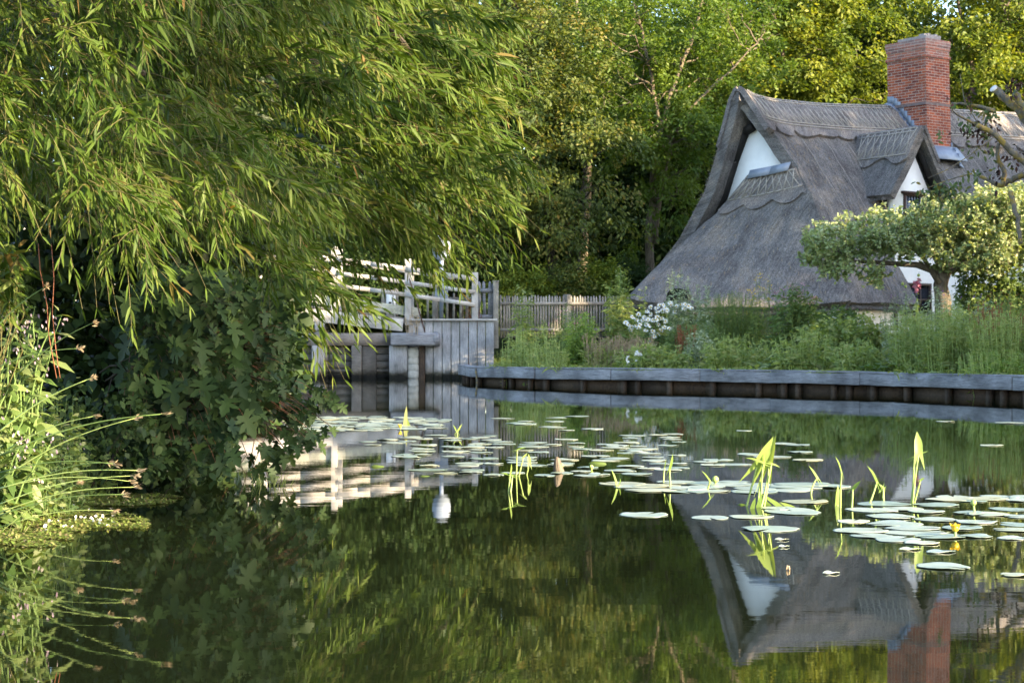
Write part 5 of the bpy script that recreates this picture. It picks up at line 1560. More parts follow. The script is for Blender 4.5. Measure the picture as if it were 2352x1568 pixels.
# big leaved plants near the water
for i, (X, d, n, L, lb) in enumerate(((1765, 36.4, 22, .38, 'broad leaved green dock hanging by the edging left of the pale bush'), (2028, 34.2, 26, .40, 'broad dark leaved plant by the kink of the timber edging'), (1335, 38.6, 18, .32, 'broad leaved dock near the left part of the edging'), (1270, 39.4, 12, .30, 'small broad leaved dock near the rope'))):
    rng = rs(240 + i); b = at(X, d); t = empty('dock_plant', b, lb, 'plant', 'broad leaved plants by the edging')
    a = rng.uniform(0, 2 * math.pi, n); dd = np.stack([np.cos(a), np.sin(a), rng.uniform(.25, 1.1, n)], -1)
    leaves('foliage', b + rng.normal(size=(n, 3)) * (.18, .15, .05) + (0, 0, .08), dd, L * rng.uniform(.6, 1.2, n), L * .36, M['weed_dark' if i == 1 else 'weed'], t, 'oval', .45, None, rng, up=(0, 0, 1), upmix=.8)
# straw coloured dry grass, rust red dock seed heads
def dry(name, label, cat, X, d, wpx, Ytop, n, mat, seed, fluff, zb=None):
    rng = rs(seed); b = at(X, d, zb); W_ = wpx / FP * d; zt = P(X, Ytop, d)[2]
    t = empty(name, b, label, cat, GCOL); mb = MB(); fp = []; fd = []
    for k in range(n):
        q = rng.uniform(-1, 1); e = np.array([b[0] + W_ * q, b[1] + rng.uniform(-.4, .4), b[2] + (zt - b[2]) * rng.uniform(.55, 1)])
        s0 = np.array([b[0] + W_ * q * .85, e[1], b[2] - .05]); e[0] += rng.normal() * .06
        mb.tube([s0, (s0 + e) / 2 + rng.normal(size=3) * .02, e], [.006, .005, .003], 3, cap=False)
        s = rng.random(fluff) * .45 + .55
        fp.append(s0 + (e - s0) * s[:, None] + rng.normal(size=(fluff, 3)) * .012); fd.append((e - s0)[None] + rng.normal(size=(fluff, 3)) * .3)
    leaves('seed_head', np.concatenate(fp), np.concatenate(fd), .05, .02, M[mat], t, 'quad', 0, None, rng); mb.build('stem', M['straw_stem'] if mat == 'straw' else M['cane'], t)
M['straw_stem'] = plain('straw_stem', (.30, .23, .15), .8, .2, .2, 12)
dry('dry_grass', 'straw coloured dry grass in front of the yellow green bush', 'grass', 1400, 40.5, 62, 766, 130, 'straw', 251, 12)
dry('dry_grass', 'small tuft of dry grass beside the daisies', 'grass', 1475, 40.2, 30, 772, 50, 'straw', 252, 12)
dry('dock_seed', 'rust red dock seed heads right of the daisies', 'dock', 1572, 40.8, 24, 738, 22, 'rust', 253, 26)
dry('dock_seed', 'rust brown dock seed heads in the right meadow', 'dock', 2290, 33.5, 70, 690, 60, 'rust', 254, 26)
dry('dock_seed', 'rust red dock stalks on top of the plank wall at the bridge end', 'dock', 1075, 46.9, 26, 668, 22, 'rust', 255, 16)
dry('dry_grass', 'dry grass tuft growing on the sill beam of the bridge', 'grass', 948, 46.15, 16, 722, 22, 'straw', 256, 6, 1.22)
# oxeye daisies
rng = rs(261); b = at(1500, 42.0)
t = empty('daisy_clump', b, 'clump of tall white daisies in front of the lean-to thatch', 'daisies', GCOL)
mb = MB(); pet = []; pd = []; cen = MB(); lp = []; ld = []
M['daisy'] = plain('daisy_centre', (.50, .34, .03), .8, .1, .1, 20)
spots = [(1440, 738), (1450, 728), (1462, 735), (1468, 722), (1478, 728), (1486, 716), (1495, 708), (1505, 706), (1515, 703), (1524, 700), (1496, 722), (1508, 718), (1520, 714), (1470, 745), (1455, 750), (1446, 756), (1482, 748), (1492, 744), (1500, 738), (1484, 760), (1494, 770), (1500, 757),
         (1508, 735), (1520, 730), (1528, 738), (1538, 755), (1520, 760), (1504, 775), (1493, 788), (1512, 748), (1550, 704), (1562, 700), (1574, 698), (1582, 702), (1540, 703), (1532, 716), (1526, 752), (1476, 738), (1488, 733), (1460, 746), (1466, 756), (1513, 768), (1530, 706), (1548, 716), (1590, 712), (1509, 727), (1441, 748), (1567, 708), (1536, 694), (1500, 765)]
for X, Y in spots:
    p = P(X + rng.normal() * 2, Y + rng.normal() * 2, 41.9 + rng.uniform(-.35, .35)); f = nrmz(np.array([rng.normal() * .3, -.8, .55 + rng.normal() * .25]))
    s1 = nrmz(np.cross(f, (0, 0, 1))); s2 = np.cross(s1, f)
    for k in range(12):
        a = 2 * math.pi * k / 12; pet.append(p); pd.append(s1 * math.cos(a) + s2 * math.sin(a) + f * .1)
    fo = leaves('flower', pet, pd, .078, .030, M['petal_white'], t, 'oval', .05, None, rng); pet = []; pd = []; cen = MB()
    c8 = [p + f * .012 + (s1 * math.cos(a) + s2 * math.sin(a)) * .022 for a in np.linspace(0, 2 * math.pi, 8, endpoint=False)]
    cen.add(c8 + [p + f * .024], [(k, (k + 1) % 8, 8) for k in range(8)]); cen.build('flower_centre', M['daisy'], fo)
    s0 = np.array([b[0] + (p[0] - b[0]) * .6, b[1] + rng.uniform(-.3, .3), b[2]])
    mb.tube([s0, (s0 + p) / 2 + (0, 0, .08), p], [.006, .005, .004], 3, cap=False)
    for k in range(9):
        s = rng.random() * .95; lp.append(s0 + (p - s0) * s + rng.normal(size=3) * .05); w_ = rng.normal(size=3); w_[2] = .3; ld.append(w_)
mb.build('stem', M['stem'], t); leaves('foliage', lp, ld, .13, .035, M['weed_dark'], t, 'quad', .2, None, rng)
rng = rs(262)
for lb, X, Y, n in (('few small white flowers low in the grass by the edging, left group', 1437, 826, 5), ('few small white flowers low in the grass by the edging, right group', 1466, 816, 8)):
    b = P(X, 848, 38.0); b[2] = gz(b[0], b[1]); t = empty('white_flower', b, lb, 'flowers', GCOL); fp = []; fd = []; mb = MB()
    for k in range(n):
        p = P(X + rng.normal() * 5, Y + rng.normal() * 6, 38); mb.tube([b + (rng.normal() * .03, 0, -.03), p], .004, 3)
        for q in range(6): fp.append(p); fd.append(rng.normal(size=3) + (0, -.5, .3))
    leaves('petal', fp, fd, .05, .04, M['petal_white'], t, 'oval', 0, None, rng); mb.build('stem', M['stem'], t)
# hollyhock
rng = rs(263); b = at(2103, 40.5); t = empty('hollyhock', b, 'pink hollyhock in front of the dark cottage window', 'hollyhock', GCOL); mb = MB(); tip = P(2108, 640, 40.5)
mb.tube([b, (b + tip) / 2, tip], [.014, .011, .005], 5); mb.build('stem', M['stem'], t)
fp = []; fd = []
for X, Y in ((2100, 659), (2108, 650), (2104, 668), (2111, 644), (2101, 650), (2110, 660)):
    p = P(X, Y, 40.4)
    for q in range(9): fp.append(p + rng.normal(size=3) * .012); fd.append(rng.normal(size=3) * (1, .4, 1) + (0, -.4, 0))
leaves('flower', fp, fd, .075, .065, M['petal_pink'], t, 'oval', 0, None, rng)
n = 40; s = rng.random(n) * .8; leaves('foliage', b + (tip - b) * s[:, None], rng.normal(size=(n, 3)), .16 * (1.1 - s), .13 * (1.1 - s), M['weed'], t, 'oval', .2, None, rng)

# right meadow: tall weeds and grasses along the edging
herb('tall pale grasses and herbs at the left of the right meadow', 2095, 34.0, 56, 700, 120, .20, W_['weed'], 271, 'meadow_herb', 'plant', stem='stem_pale', stemr=.009, leafn=13, asp=.16, up_=.9, top=.5)
herb('feathery fennel mass in the middle of the right meadow', 2185, 32.6, 68, 696, 180, .19, W_['weed'], 272, 'meadow_herb', 'plant', stem='stem_pale', stemr=.008, leafn=16, asp=.15, up_=.8, top=.5)
herb('feathery green mass at the right end of the meadow', 2300, 31.6, 78, 712, 200, .18, W_['weed'], 273, 'meadow_herb', 'plant', stem='stem_pale', stemr=.008, leafn=16, asp=.15, up_=.8, top=.5)
herb('grey green thistles rising left of the apple trunk', 2075, 36.2, 50, 668, 60, .13, W_['weed_grey'], 274, 'thistle', 'plant', leafn=24, asp=.26, top=.55, flower=('petal_purple', 2, .035, .18, .02))
herb('grey green thistles in front of the apple trunk', 2160, 36.0, 50, 655, 64, .13, W_['weed_grey'], 275, 'thistle', 'plant', leafn=26, asp=.26, top=.5, flower=('petal_purple', 2, .035, .18, .02))
herb('grey green thistles right of the apple trunk', 2245, 35.6, 50, 672, 60, .13, W_['weed_grey'], 276, 'thistle', 'plant', leafn=22, asp=.26, top=.55, flower=('petal_purple', 2, .035, .15, .02))
herb('brownish green seeding weeds behind the right meadow', 2310, 34.5, 70, 668, 150, .13, W_['weed'], 277, 'meadow_herb', 'plant', leafn=20, asp=.14, up_=.9, top=.45, flower=('rust', 5, .03, .35, .06))
herb('low green fringe over the edging under the right meadow', 2140, 33.2, 70, 790, 120, .16, W_['weed'], 278, 'meadow_herb', 'plant', leafn=9, asp=.2, top=.6, stem='stem_pale', stemr=.007)
herb('low green fringe over the edging at the right end', 2285, 31.0, 80, 800, 120, .16, W_['weed_bright'], 279, 'meadow_herb', 'plant', leafn=9, asp=.2, top=.6, stem='stem_pale', stemr=.007)
herb('low green fringe between the kink and the pale bush', 1975, 35.0, 60, 780, 110, .18, W_['weed'], 280, 'meadow_herb', 'plant', leafn=9, asp=.3, top=.6, stem='stem_pale', stemr=.007)
herb('tall meadow weeds beyond the right edge of the view', 2430, 31.5, 80, 700, 150, .14, W_['weed'], 281, 'meadow_herb', 'plant', leafn=18, asp=.14, up_=.8, top=.5)
herb('dark leafy shrub right of the apple trunk against the wall', 2290, 41.5, 95, 575, 230, .17, W_['weed_dark'], 282, 'garden_bush', 'bush', leafn=26, asp=.65, top=.55)

# ------------------------------------------------------------------ apple tree in front of the cottage
rng = rs(301); ba = at(2168, 40.5)
ap = empty('apple_tree', ba, 'old spreading apple tree with pale sunlit leaf tips in front of the cottage', 'tree')
mb = MB()
mb.tube([ba - (0, 0, .3), P(2166, 690, 40.5), P(2160, 655, 40.5), P(2168, 625, 40.4)], [.20, .19, .17, .16], 10)
mb.build('trunk', M['bark'], ap, smooth=True)
LIMB = [[(2160, 650), (2140, 620), (2105, 608), (2060, 606), (2010, 602), (1960, 600), (1900, 606)], [(2168, 630), (2195, 612), (2230, 596), (2270, 575), (2330, 560), (2400, 550)],
        [(2140, 625), (2120, 590), (2080, 560), (2030, 540), (1990, 530)], [(2168, 630), (2175, 590), (2200, 550), (2240, 520), (2300, 500)], [(2165, 640), (2150, 600), (2130, 560), (2120, 520)],
        [(1960, 600), (1930, 580), (1890, 560), (1866, 552)], [(2230, 596), (2290, 600), (2350, 610)]]
allp = []
for k, l in enumerate(LIMB):
    dz = (0, 0, -.7, .7, .3, .2, -.4)[k]
    pts = [P(x, y, 40.4 + dz * i / len(l)) for i, (x, y) in enumerate(l)]
    mb = MB(); mb.tube(pts, np.linspace(.10 if k < 2 else .06, .02, len(pts)), 8); mb.build('branch', M['bark'], ap, smooth=True); allp += pts
REG = [(2300, 600, 60, 30, 70), (2340, 470, 50, 40, 70), (2200, 500, 50, 30, 50), (2200, 610, 60, 26, 50), (2140, 500, 50, 30, 50), (2240, 480, 40, 26, 40), (1900, 570, 50, 40, 60), (1870, 560, 25, 30, 30), (1960, 560, 60, 50, 90), (2040, 545, 70, 50, 120), (2120, 545, 70, 55, 120), (2200, 540, 70, 55, 120), (2270, 520, 60, 60, 110), (2330, 520, 50, 70, 110), (2290, 470, 45, 35, 70), (1930, 625, 60, 22, 40), (2390, 540, 60, 90, 90),
       (2080, 578, 60, 20, 50), (2015, 630, 22, 26, 26), (1880, 600, 40, 25, 34), (2230, 575, 70, 25, 70), (2270, 610, 60, 25, 60), (2150, 585, 40, 18, 30), (2320, 570, 60, 40, 60)]
lp = []; ld = []; tm = MB(); LR = []
for X, Y, rx, ry, n in REG:
    for k in range(int(n * 1.3)):
        a = rng.normal(size=3); a = a / np.linalg.norm(a) * rng.random() ** .4
        c = P(X + rx * a[0], Y + ry * a[1], 40.4 + 1.5 * a[2])
        h = rng.uniform(.16, .38); tip = c + np.array([rng.normal() * .10, rng.normal() * .1, h * (1 if rng.random() < .8 else -.5)])
        tm.tube([c, (c + tip) / 2, tip], [.008, .006, .003], 3, cap=False)
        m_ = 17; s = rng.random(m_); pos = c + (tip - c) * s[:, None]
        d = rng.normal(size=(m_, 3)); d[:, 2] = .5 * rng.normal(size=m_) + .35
        lp.append(pos); ld.append(d); LR.append(np.clip(.1 + .55 * s * (1 if rng.random() < .6 else .6) + rng.random(m_) * .35, 0, 1))  # paler towards the twig tips, sunlight put into the leaf colour
lp = np.concatenate(lp); ld = np.concatenate(ld)
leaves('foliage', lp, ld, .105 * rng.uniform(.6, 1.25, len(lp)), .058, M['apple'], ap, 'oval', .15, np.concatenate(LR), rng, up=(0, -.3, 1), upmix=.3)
tm.build('twig', M['bark'], ap)
mb = MB()
def blob(mb, p, r, n=8):
    V = [p + r * np.array([math.sin(a) * math.cos(b), math.sin(a) * math.sin(b), math.cos(a)]) for a in np.linspace(.05, math.pi - .05, n) for b in np.linspace(0, 2 * math.pi, n, endpoint=False)]
    mb.add(V, [(i * n + j, (i + 1) * n + j, (i + 1) * n + (j + 1) % n, i * n + (j + 1) % n) for i in range(n - 1) for j in range(n)])
for X, Y, d in ((2073, 652, 39.4), (2080, 658, 39.4), (1990, 618, 39.3), (1998, 612, 39.4), (2056, 612, 39.2), (2258, 620, 39.5), (2110, 632, 39.3), (2190, 600, 39.2), (1905, 626, 39.4), (2240, 598, 39.3)):
    mb = MB(); blob(mb, P(X, Y, d), .036); mb.tube([P(X, Y - 3, d), P(X + 1, Y - 8, d + .05)], .004, 4); mb.build('apple', M['apple_fruit'], ap, smooth=True)

# ------------------------------------------------------------------ lopped old fruit tree at the right edge
rng = rs(311); bl = at(2420, 37.5)
lo = empty('lopped_tree', bl, 'lopped old fruit tree with sawn lichen covered limbs and withered leaves at the top right', 'tree')
d0 = 37.3
LB = [([(2440, 470), (2420, 380), (2380, 300), (2340, 255), (2305, 222), (2284, 206)], .12, .085), ([(2440, 470), (2400, 420), (2360, 380), (2320, 345), (2280, 305), (2246, 288)], .10, .05), ([(2400, 420), (2352, 400), (2325, 412), (2300, 428), (2280, 418), (2240, 398)], .085, .035),
      ([(2300, 428), (2310, 395), (2290, 360), (2294, 330)], .06, .04), ([(2380, 300), (2352, 245), (2330, 215)], .085, .07), ([(2246, 288), (2220, 275), (2195, 262), (2185, 250)], .035, .012), ([(2284, 255), (2250, 245), (2210, 238), (2182, 238)], .05, .02),
      ([(2320, 440), (2335, 500), (2345, 560)], .06, .045), ([(2240, 398), (2205, 405), (2165, 418), (2130, 432)], .02, .008), ([(2290, 310), (2230, 355), (2180, 388), (2130, 410)], .012, .006), ([(2250, 290), (2215, 232), (2205, 170)], .012, .005), ([(2130, 410), (2110, 325), (2090, 318), (2020, 306)], .006, .004)]
for k, (l, r0, r1) in enumerate(LB[:11]):
    pts = np.array([P(x, y, d0 + .12 * i * (-1) ** k) for i, (x, y) in enumerate(l)])
    tt_ = np.linspace(0, 1, len(l) * 3); pts = np.stack([np.interp(tt_, np.linspace(0, 1, len(l)), pts[:, q]) for q in range(3)], -1); pts[1:-1] += rng.normal(size=(len(pts) - 2, 3)) * r1 * .25
    mb = MB(); mb.tube(pts, np.linspace(r0, r1, len(pts)), 9); mb.build('limb', M['bark_lichen'], lo, smooth=True)
mb = MB(); mb.tube([bl - (0, 0, .3), bl + (.1, 0, 1.5), P(2440, 470, d0)], [.22, .18, .13], 10); mb.build('trunk', M['bark_lichen'], lo, smooth=True)
cutm = plain('sawn_wood_face', (.60, .57, .55), .8, .2, .15, 30)
for (X, Y), dr, r in (((2283, 205), (-.72, -.35, .62), .088), ((2239, 397.5), (-.9, -.35, .2), .042)):
    c = P(X, Y, d0 - .12); n_ = nrmz(np.array(dr)); s1 = nrmz(np.cross(n_, (0, 0, 1))); s2 = np.cross(s1, n_)
    mb = MB(); V = [c + (s1 * math.cos(a) + s2 * math.sin(a)) * r + n_ * o for o in (0, .03) for a in np.linspace(0, 2 * math.pi, 14, endpoint=False)]
    mb.add(V, [tuple(range(13, -1, -1)), tuple(range(14, 28))] + [(k, (k + 1) % 14, 14 + (k + 1) % 14, 14 + k) for k in range(14)]); mb.build('sawn_end', cutm, lo)
lp = []; bp = []
for X, Y, rx, ry, n in ((2255, 305, 25, 22, 70), (2215, 300, 30, 16, 22), (2225, 225, 10, 26, 36), (2190, 240, 10, 14, 8), (2330, 200, 18, 22, 50), (2265, 295, 22, 25, 30), (2330, 360, 22, 22, 40), (2290, 395, 14, 40, 40)):
    bp = []
    for k in range(n): (bp if rng.random() < .8 else lp).append(P(X + rng.normal() * rx * .6, Y + rng.normal() * ry * .6, d0 + rng.normal() * .12))
    leaves('withered_leaves', bp, rng.normal(size=(len(bp), 3)), .10, .06, M['black_leaf'], lo, 'oval', .5, None, rng)
for X, Y, rx, ry, n in ((2150, 440, 40, 22, 90), (2190, 432, 26, 16, 46), (2208, 470, 18, 22, 50), (2250, 345, 40, 16, 24), (2120, 470, 20, 20, 26), (2225, 285, 22, 14, 26), (2270, 262, 18, 14, 40), (2240, 400, 26, 12, 18), (2160, 305, 10, 14, 8)):
    for k in range(n): lp.append(P(X + rng.normal() * rx * .6, Y + rng.normal() * ry * .6, d0 + rng.normal() * .15))
dd = rng.normal(size=(len(lp), 3)) + (-.2, 0, -.7); leaves('foliage', lp, dd, .125, .062, leaf_mat('lopped_tree_leaf', [(.04, .075, .02), (.06, .10, .028), (.09, .12, .035), (.16, .13, .04)], .3), lo, 'oval', .25, None, rng, up=(0, -.6, .6), upmix=.4)

# plants spilling over the top of the timber edging
rng = rs(320)
for i, (X, d, mm, lb) in enumerate(((1180, 40.4, 'grass', 'grass tuft spilling over the edging below the plank wall'), (1300, 38.6, 'weed', 'leafy tuft spilling over the edging below the yellow green bush'), (1520, 36.8, 'grass', 'grass tuft spilling over the edging in front of the daisies'),
                                    (1700, 35.5, 'weed', 'leafy tuft spilling over the edging in the middle of the bank'), (1930, 33.7, 'grass', 'grass tuft spilling over the edging left of its kink'), (2130, 31.9, 'weed', 'leafy tuft spilling over the edging right of its kink'), (2255, 30.5, 'grass', 'grass tuft spilling over the edging near the right edge'))):
    p = P(X, 784, d); p[2] = .40; n = 70
    pos = p + rng.normal(size=(n, 3)) * (.32, .07, .015)
    dr = np.stack([rng.normal(size=n) * .5, -.7 + rng.normal(size=n) * .3, .45 + rng.normal(size=n) * .35], -1)
    o = leaves('edging_tuft', pos, dr, .24 * rng.uniform(.5, 1.2, n), .018 if mm == 'grass' else .05, M[mm], None, 'blade' if mm == 'grass' else 'oval', .55, None, rng)
    tag(o, lb, 'grass', 'tufts spilling over the edging')
# ------------------------------------------------------------------ water plants
rng = rs(401)
def pad_mesh(seed):
    r_ = rs(seed); n = 30; ring = []
    a0 = .16; k = np.linspace(a0, 2 * math.pi - a0, n)
    el = r_.uniform(1.05, 1.22)
    ph = r_.uniform(0, 6, 3)
    V = [(0.08, 0, .004)]
    for rr in (.55, .93, 1.0):
        for a in k:
            e = 1 + .05 * math.sin(3 * a + ph[0]) + .03 * math.sin(7 * a + ph[1]) + .02 * math.sin(13 * a + ph[2])
            z = .004 + .006 * rr * math.sin(3 * a + ph[2]) + (.022 * max(0, math.sin(2 * a + ph[1]) - .2) if rr > .9 else 0)
            V.append((rr * e * math.cos(a) * el, rr * e * math.sin(a), max(.003, z * 1.0)))
    F = [(0, 1 + i, 2 + i) for i in range(n - 1)]
    for q in range(2):
        for i in range(n - 1): F.append((1 + q * n + i, 1 + (q + 1) * n + i, 2 + (q + 1) * n + i, 2 + q * n + i))
    m_ = len(V); V2 = [(x, y, z - .006) for x, y, z in V]
    V += V2; F += [tuple(m_ + i for i in f[::-1]) for f in F]
    bd = [1 + 2 * n + i for i in range(n)]
    F += [(bd[i], m_ + bd[i], m_ + bd[i + 1], bd[i + 1]) for i in range(n - 1)]
    mb = MB(); mb.add(V, F); me = mb.mesh('lily_pad'); me.materials.append(M['pad']); me.polygons.foreach_set('use_smooth', [True] * len(me.polygons)); return me
PM = [pad_mesh(500 + i) for i in range(9)]
placed = []
def pad(p, r, label, group):
    o = bpy.data.objects.new('lily_pad', PM[int(rng.integers(0, 9))]); C.objects.link(o)
    o.location = (p[0], p[1], .0015 + .0006 * (len(placed) % 6)); o.scale = (r, r, .14 + .16 * rng.random() ** 3); o.rotation_euler = (rng.normal() * .006, rng.normal() * .006, rng.uniform(0, 6.28))
    placed.append((p[0], p[1], r)); return tag(o, label, 'lily pad', group)
NEARP = [(2028, 1157, 118), (2151, 1159, 102), (2005, 1172, 110), (2075, 1169, 93), (2128, 1175, 85), (2045, 1187, 104), (1958, 1197, 78), (2055, 1203, 120), (2151, 1193, 102), (2241, 1199, 93), (2268, 1181, 96), (2225, 1178, 70), (2324, 1170, 90), (2348, 1186, 80), (2330, 1217, 92),
         (2207, 1212, 90), (1978, 1219, 121), (2099, 1214, 118), (2104, 1223, 130), (2005, 1231, 99), (2060, 1239, 104), (2118, 1247, 77), (2159, 1232, 110), (2241, 1232, 75), (2327, 1236, 75), (2340, 1205, 80), (1849, 1152, 110), (1821, 1175, 135), (1785, 1168, 80), (1843, 1113, 118), (1481, 1182, 115),
         (1629, 1189, 91), (1725, 1187, 102), (1770, 1215, 137), (2165, 1301, 121), (2330, 1321, 62), (2400, 1200, 90), (2400, 1240, 90)]
desc = {(1481, 1182): 'lone lily pad lying on the dark reflection left of the arrowheads', (2165, 1301): 'nearest large lily pad alone in front of the right raft', (2330, 1321): 'ragged lily pad at the right edge nearest the camera', (1770, 1215): 'lone pointed lily pad in front of the tallest arrowhead clump',
        (1629, 1189): 'left lily pad of the pair below the arrowheads', (1725, 1187): 'right lily pad of the pair below the arrowheads', (1843, 1113): 'lily pad behind the tallest arrowhead clump', (1821, 1175): 'broad lily pad at the foot of the tallest arrowhead clump', (1849, 1152): 'lily pad just right of the tallest arrowhead clump',
        (1978, 1219): 'lily pad at the front left corner of the right raft', (2118, 1247): 'small lily pad at the front of the right raft', (2241, 1232): 'lily pad right of the yellow water lily flower', (1958, 1197): 'lily pad at the left end of the right raft'}
for X, Y, w_ in NEARP:
    p = WP(X, Y); r = w_ / 2 / FP * p[1] * .93
    pad(p, r, desc.get((X, Y), 'pale lily pad in the crowded near raft at the right'), 'lily pads on the river')
def scatter(poly, n, label, r0, r1, minf=.75):
    poly = np.array(poly, float); lo, hi = poly.min(0), poly.max(0); k = 0; tries = 0
    while k < n and tries < 30000:
        tries += 1
        # uniform over the picture area reads as in the photograph: many thin far pads
        X = rng.uniform(lo[0], hi[0]); Y = rng.uniform(lo[1], hi[1])
        if not inside(poly, np.array([X]), np.array([Y]))[0]: continue
        p = WP(X, Y); r = rng.uniform(r0, r1)
        if any(math.hypot(p[0] - a, p[1] - b) < (r + c) * minf for a, b, c in placed): continue
        pad(p, r, label, 'lily pads on the river'); k += 1
scatter([(640, 985), (700, 958), (900, 955), (1010, 962), (1000, 985), (760, 990)], 75, 'small pale lily pad in the crowded raft below the bridge abutment', .08, .17, .75)
scatter([(820, 1012), (960, 1000), (1120, 1000), (1240, 1010), (1240, 1030), (1000, 1030), (850, 1022)], 26, 'lily pad in the thin line on the bridge reflection', .07, .13, .95)
scatter([(900, 1040), (1030, 1022), (1280, 1020), (1320, 1060), (1290, 1095), (1100, 1090), (960, 1090), (930, 1060)], 34, 'lily pad in the loose raft left of the wooden stump', .07, .13, .95)
scatter([(1270, 980), (1560, 995), (1620, 1010), (1470, 1035), (1290, 1035)], 22, 'lily pad in the scattered group behind the stump', .07, .13, .95)
scatter([(1290, 1030), (1460, 1036), (1660, 1050), (1640, 1085), (1300, 1095)], 24, 'lily pad in the scattered group right of the stump', .07, .13, .95)
scatter([(1400, 1112), (1600, 1105), (1960, 1112), (1960, 1125), (1620, 1132), (1430, 1126)], 18, 'lily pad in the line among the arrowheads', .10, .16, .7)
scatter([(2130, 1142), (2352, 1140), (2352, 1152), (2160, 1150)], 8, 'lily pad at the back of the right raft', .08, .13)
scatter([(1660, 1020), (1860, 1015), (1860, 1075), (1680, 1075)], 7, 'lily pad on the green reflection behind the tallest arrowheads', .09, .14)
scatter([(1100, 960), (1350, 955), (1330, 985), (1140, 985)], 9, 'lily pad on the plank wall reflection', .10, .17)
for X, Y, w_, lb in ((2170, 968, 40, 'far small lily pad on the right near the timber edging'), (2320, 971, 60, 'far lily pad at the right edge'), (2277, 1023, 50, 'lone small lily pad on the meadow reflection'), (1710, 989, 34, 'far lone lily pad in the middle of the river')):
    p = WP(X, Y); pad(p, w_ / 2 / FP * p[1], lb, 'lily pads on the river')

# arrowheads
AH_V = [(0, 0, 0), (.22, -.085, .03), (.22, .085, .03), (.60, -.145, .05), (.60, .145, .05), (1.0, 0, -.02), (.06, -.17, .02), (.06, .17, .02), (-.28, -.20, -.02), (-.28, .20, -.02), (-.66, -.24, -.07), (-.66, .24, -.07), (-.12, -.05, 0), (-.12, .05, 0), (.60, 0, .0), (.22, 0, .0), (.38, -.17, .05), (.38, .17, .05)]
AH_F = [(0, 6, 1, 15), (0, 15, 2, 7), (1, 6, 16, 3, 14, 15), (2, 15, 14, 4, 17, 7), (3, 5, 14), (14, 5, 4), (0, 12, 8, 6), (0, 7, 9, 13), (12, 10, 8), (13, 9, 11)]
def arrow_leaf(name, base, tip, L, facing, par, wide=1.0):
    d = nrmz(np.asarray(tip, float)); f = np.asarray(facing, float); s = nrmz(np.cross(d, f)); nn = np.cross(s, d)
    V = [base + d * (a * L) + s * (b * L * wide) + nn * (c * L) for a, b, c in AH_V]
    me = np_mesh(name, V, np.concatenate([np.array(x) for x in AH_F]), [len(x) for x in AH_F], rnd=np.full(len(V), rng.random()))
    return link(name, me, M['arrow'], par)
def arrowhead(label, base, stems):
    """stems: (stem top X, Y, bend, leaf tip X, Y, facing, width); base (X, Y) on the water"""
    b = WP(*base); d = b[1]
    t = empty('arrowhead_plant', b, label, 'water plant', 'arrowhead plants standing in the river')
    for k, (bx_, X, Y, bend, TX, TY, fac, wide) in enumerate(stems):
        s0 = b + np.array([(bx_ - base[0]) / FP * d, rng.normal() * .02, -.05]); e = P(X, Y, d + rng.normal() * .03); tp = P(TX, TY, d)
        mid = (s0 + e) / 2 + np.array([bend, 0, 0])
        q = np.linspace(0, 1, 9)[:, None]; p = s0 * (1 - q) ** 2 + 2 * mid * q * (1 - q) + e * q * q
        mb = MB(); mb.tube(p, np.linspace(.0075, .005, 9), 6); mb.build('stem', M['stem_pale'], t, smooth=True)
        tv = tp - e; arrow_leaf('leaf', e, tv + np.array([0, fac[1] * -.02, 0]), np.linalg.norm(tv), fac, t, wide)
    return t
arrowhead('tallest arrowhead clump with several upright leaves in the middle right', (1742, 1163), [(1712, 1738, 1072, 0, 1778, 1003, (.5, -1, .3), .95), (1740, 1766, 1070, .02, 1782, 1000, (-.7, -.8, .2), .8), (1745, 1752, 1062, 0, 1712, 1050, (.1, -.5, .9), .7), (1752, 1772, 1064, 0, 1792, 1073, (-.3, -.6, .8), .7), (1735, 1745, 1105, .01, 1758, 1040, (.9, -.5, .2), .45)])
mb = MB(); t = bpy.data.objects['arrowhead_plant']
for (x0, y0, x1, y1) in ((1726, 1168, 1735, 1138), (1740, 1165, 1750, 1128), (1800, 1162, 1748, 1128), (1772, 1160, 1742, 1135), (1830, 1164, 1790, 1148)):
    a = WP(x0, y0); b_ = P(x1, y1, a[1]); a[2] = -.02
    leaves('strap_leaf', [a], [b_ - a], np.linalg.norm(b_ - a), .030, M['arrow'], t, 'blade', .1, None, rng, up=(0, -1, 0), upmix=.9)
arrowhead('pale single arrowhead leaf on a straight stem left of the middle', (1540, 1118), [(1540, 1538, 1077, 0, 1546, 1042, (.6, -.8, .1), .62)])
arrowhead('small arrowhead leaf leaning beside the pale single one', (1522, 1107), [(1522, 1526, 1074, 0, 1529, 1056, (.9, -.6, .1), .5)])
arrowhead('short bright arrowhead leaf right of the wooden stump', (1414, 1118), [(1414, 1416, 1110, 0, 1404, 1076, (.7, -.8, .2), .55), (1420, 1422, 1113, 0, 1425, 1101, (.5, -.8, .3), .7)])
arrowhead('arrowhead with a slanting leaf beside a closed bud', (1616, 1124), [(1616, 1630, 1103, .02, 1611, 1079, (.4, -.6, .7), .55)])
arrowhead('arrowhead on an S curved stem right of the tallest clump', (1863, 1133), [(1863, 1877, 1097, -.04, 1858, 1068, (.5, -.8, .4), .62)])
arrowhead('tall thin arrowhead with a broad drooping leaf', (1931, 1166), [(1931, 1932, 1082, 0, 1919, 1046, (.8, -.5, .4), .62)])
arrowhead('wide upright arrowhead leaf standing out of the water', (1920, 1161), [(1922, 1924, 1158, 0, 1926, 1114, (.5, -1, .1), 1.0)])
arrowhead('short arrowhead with a rounded leaf beside the tall thin one', (1956, 1166), [(1956, 1959, 1123, 0, 1977, 1105, (-.2, -.8, .6), 1.0)])
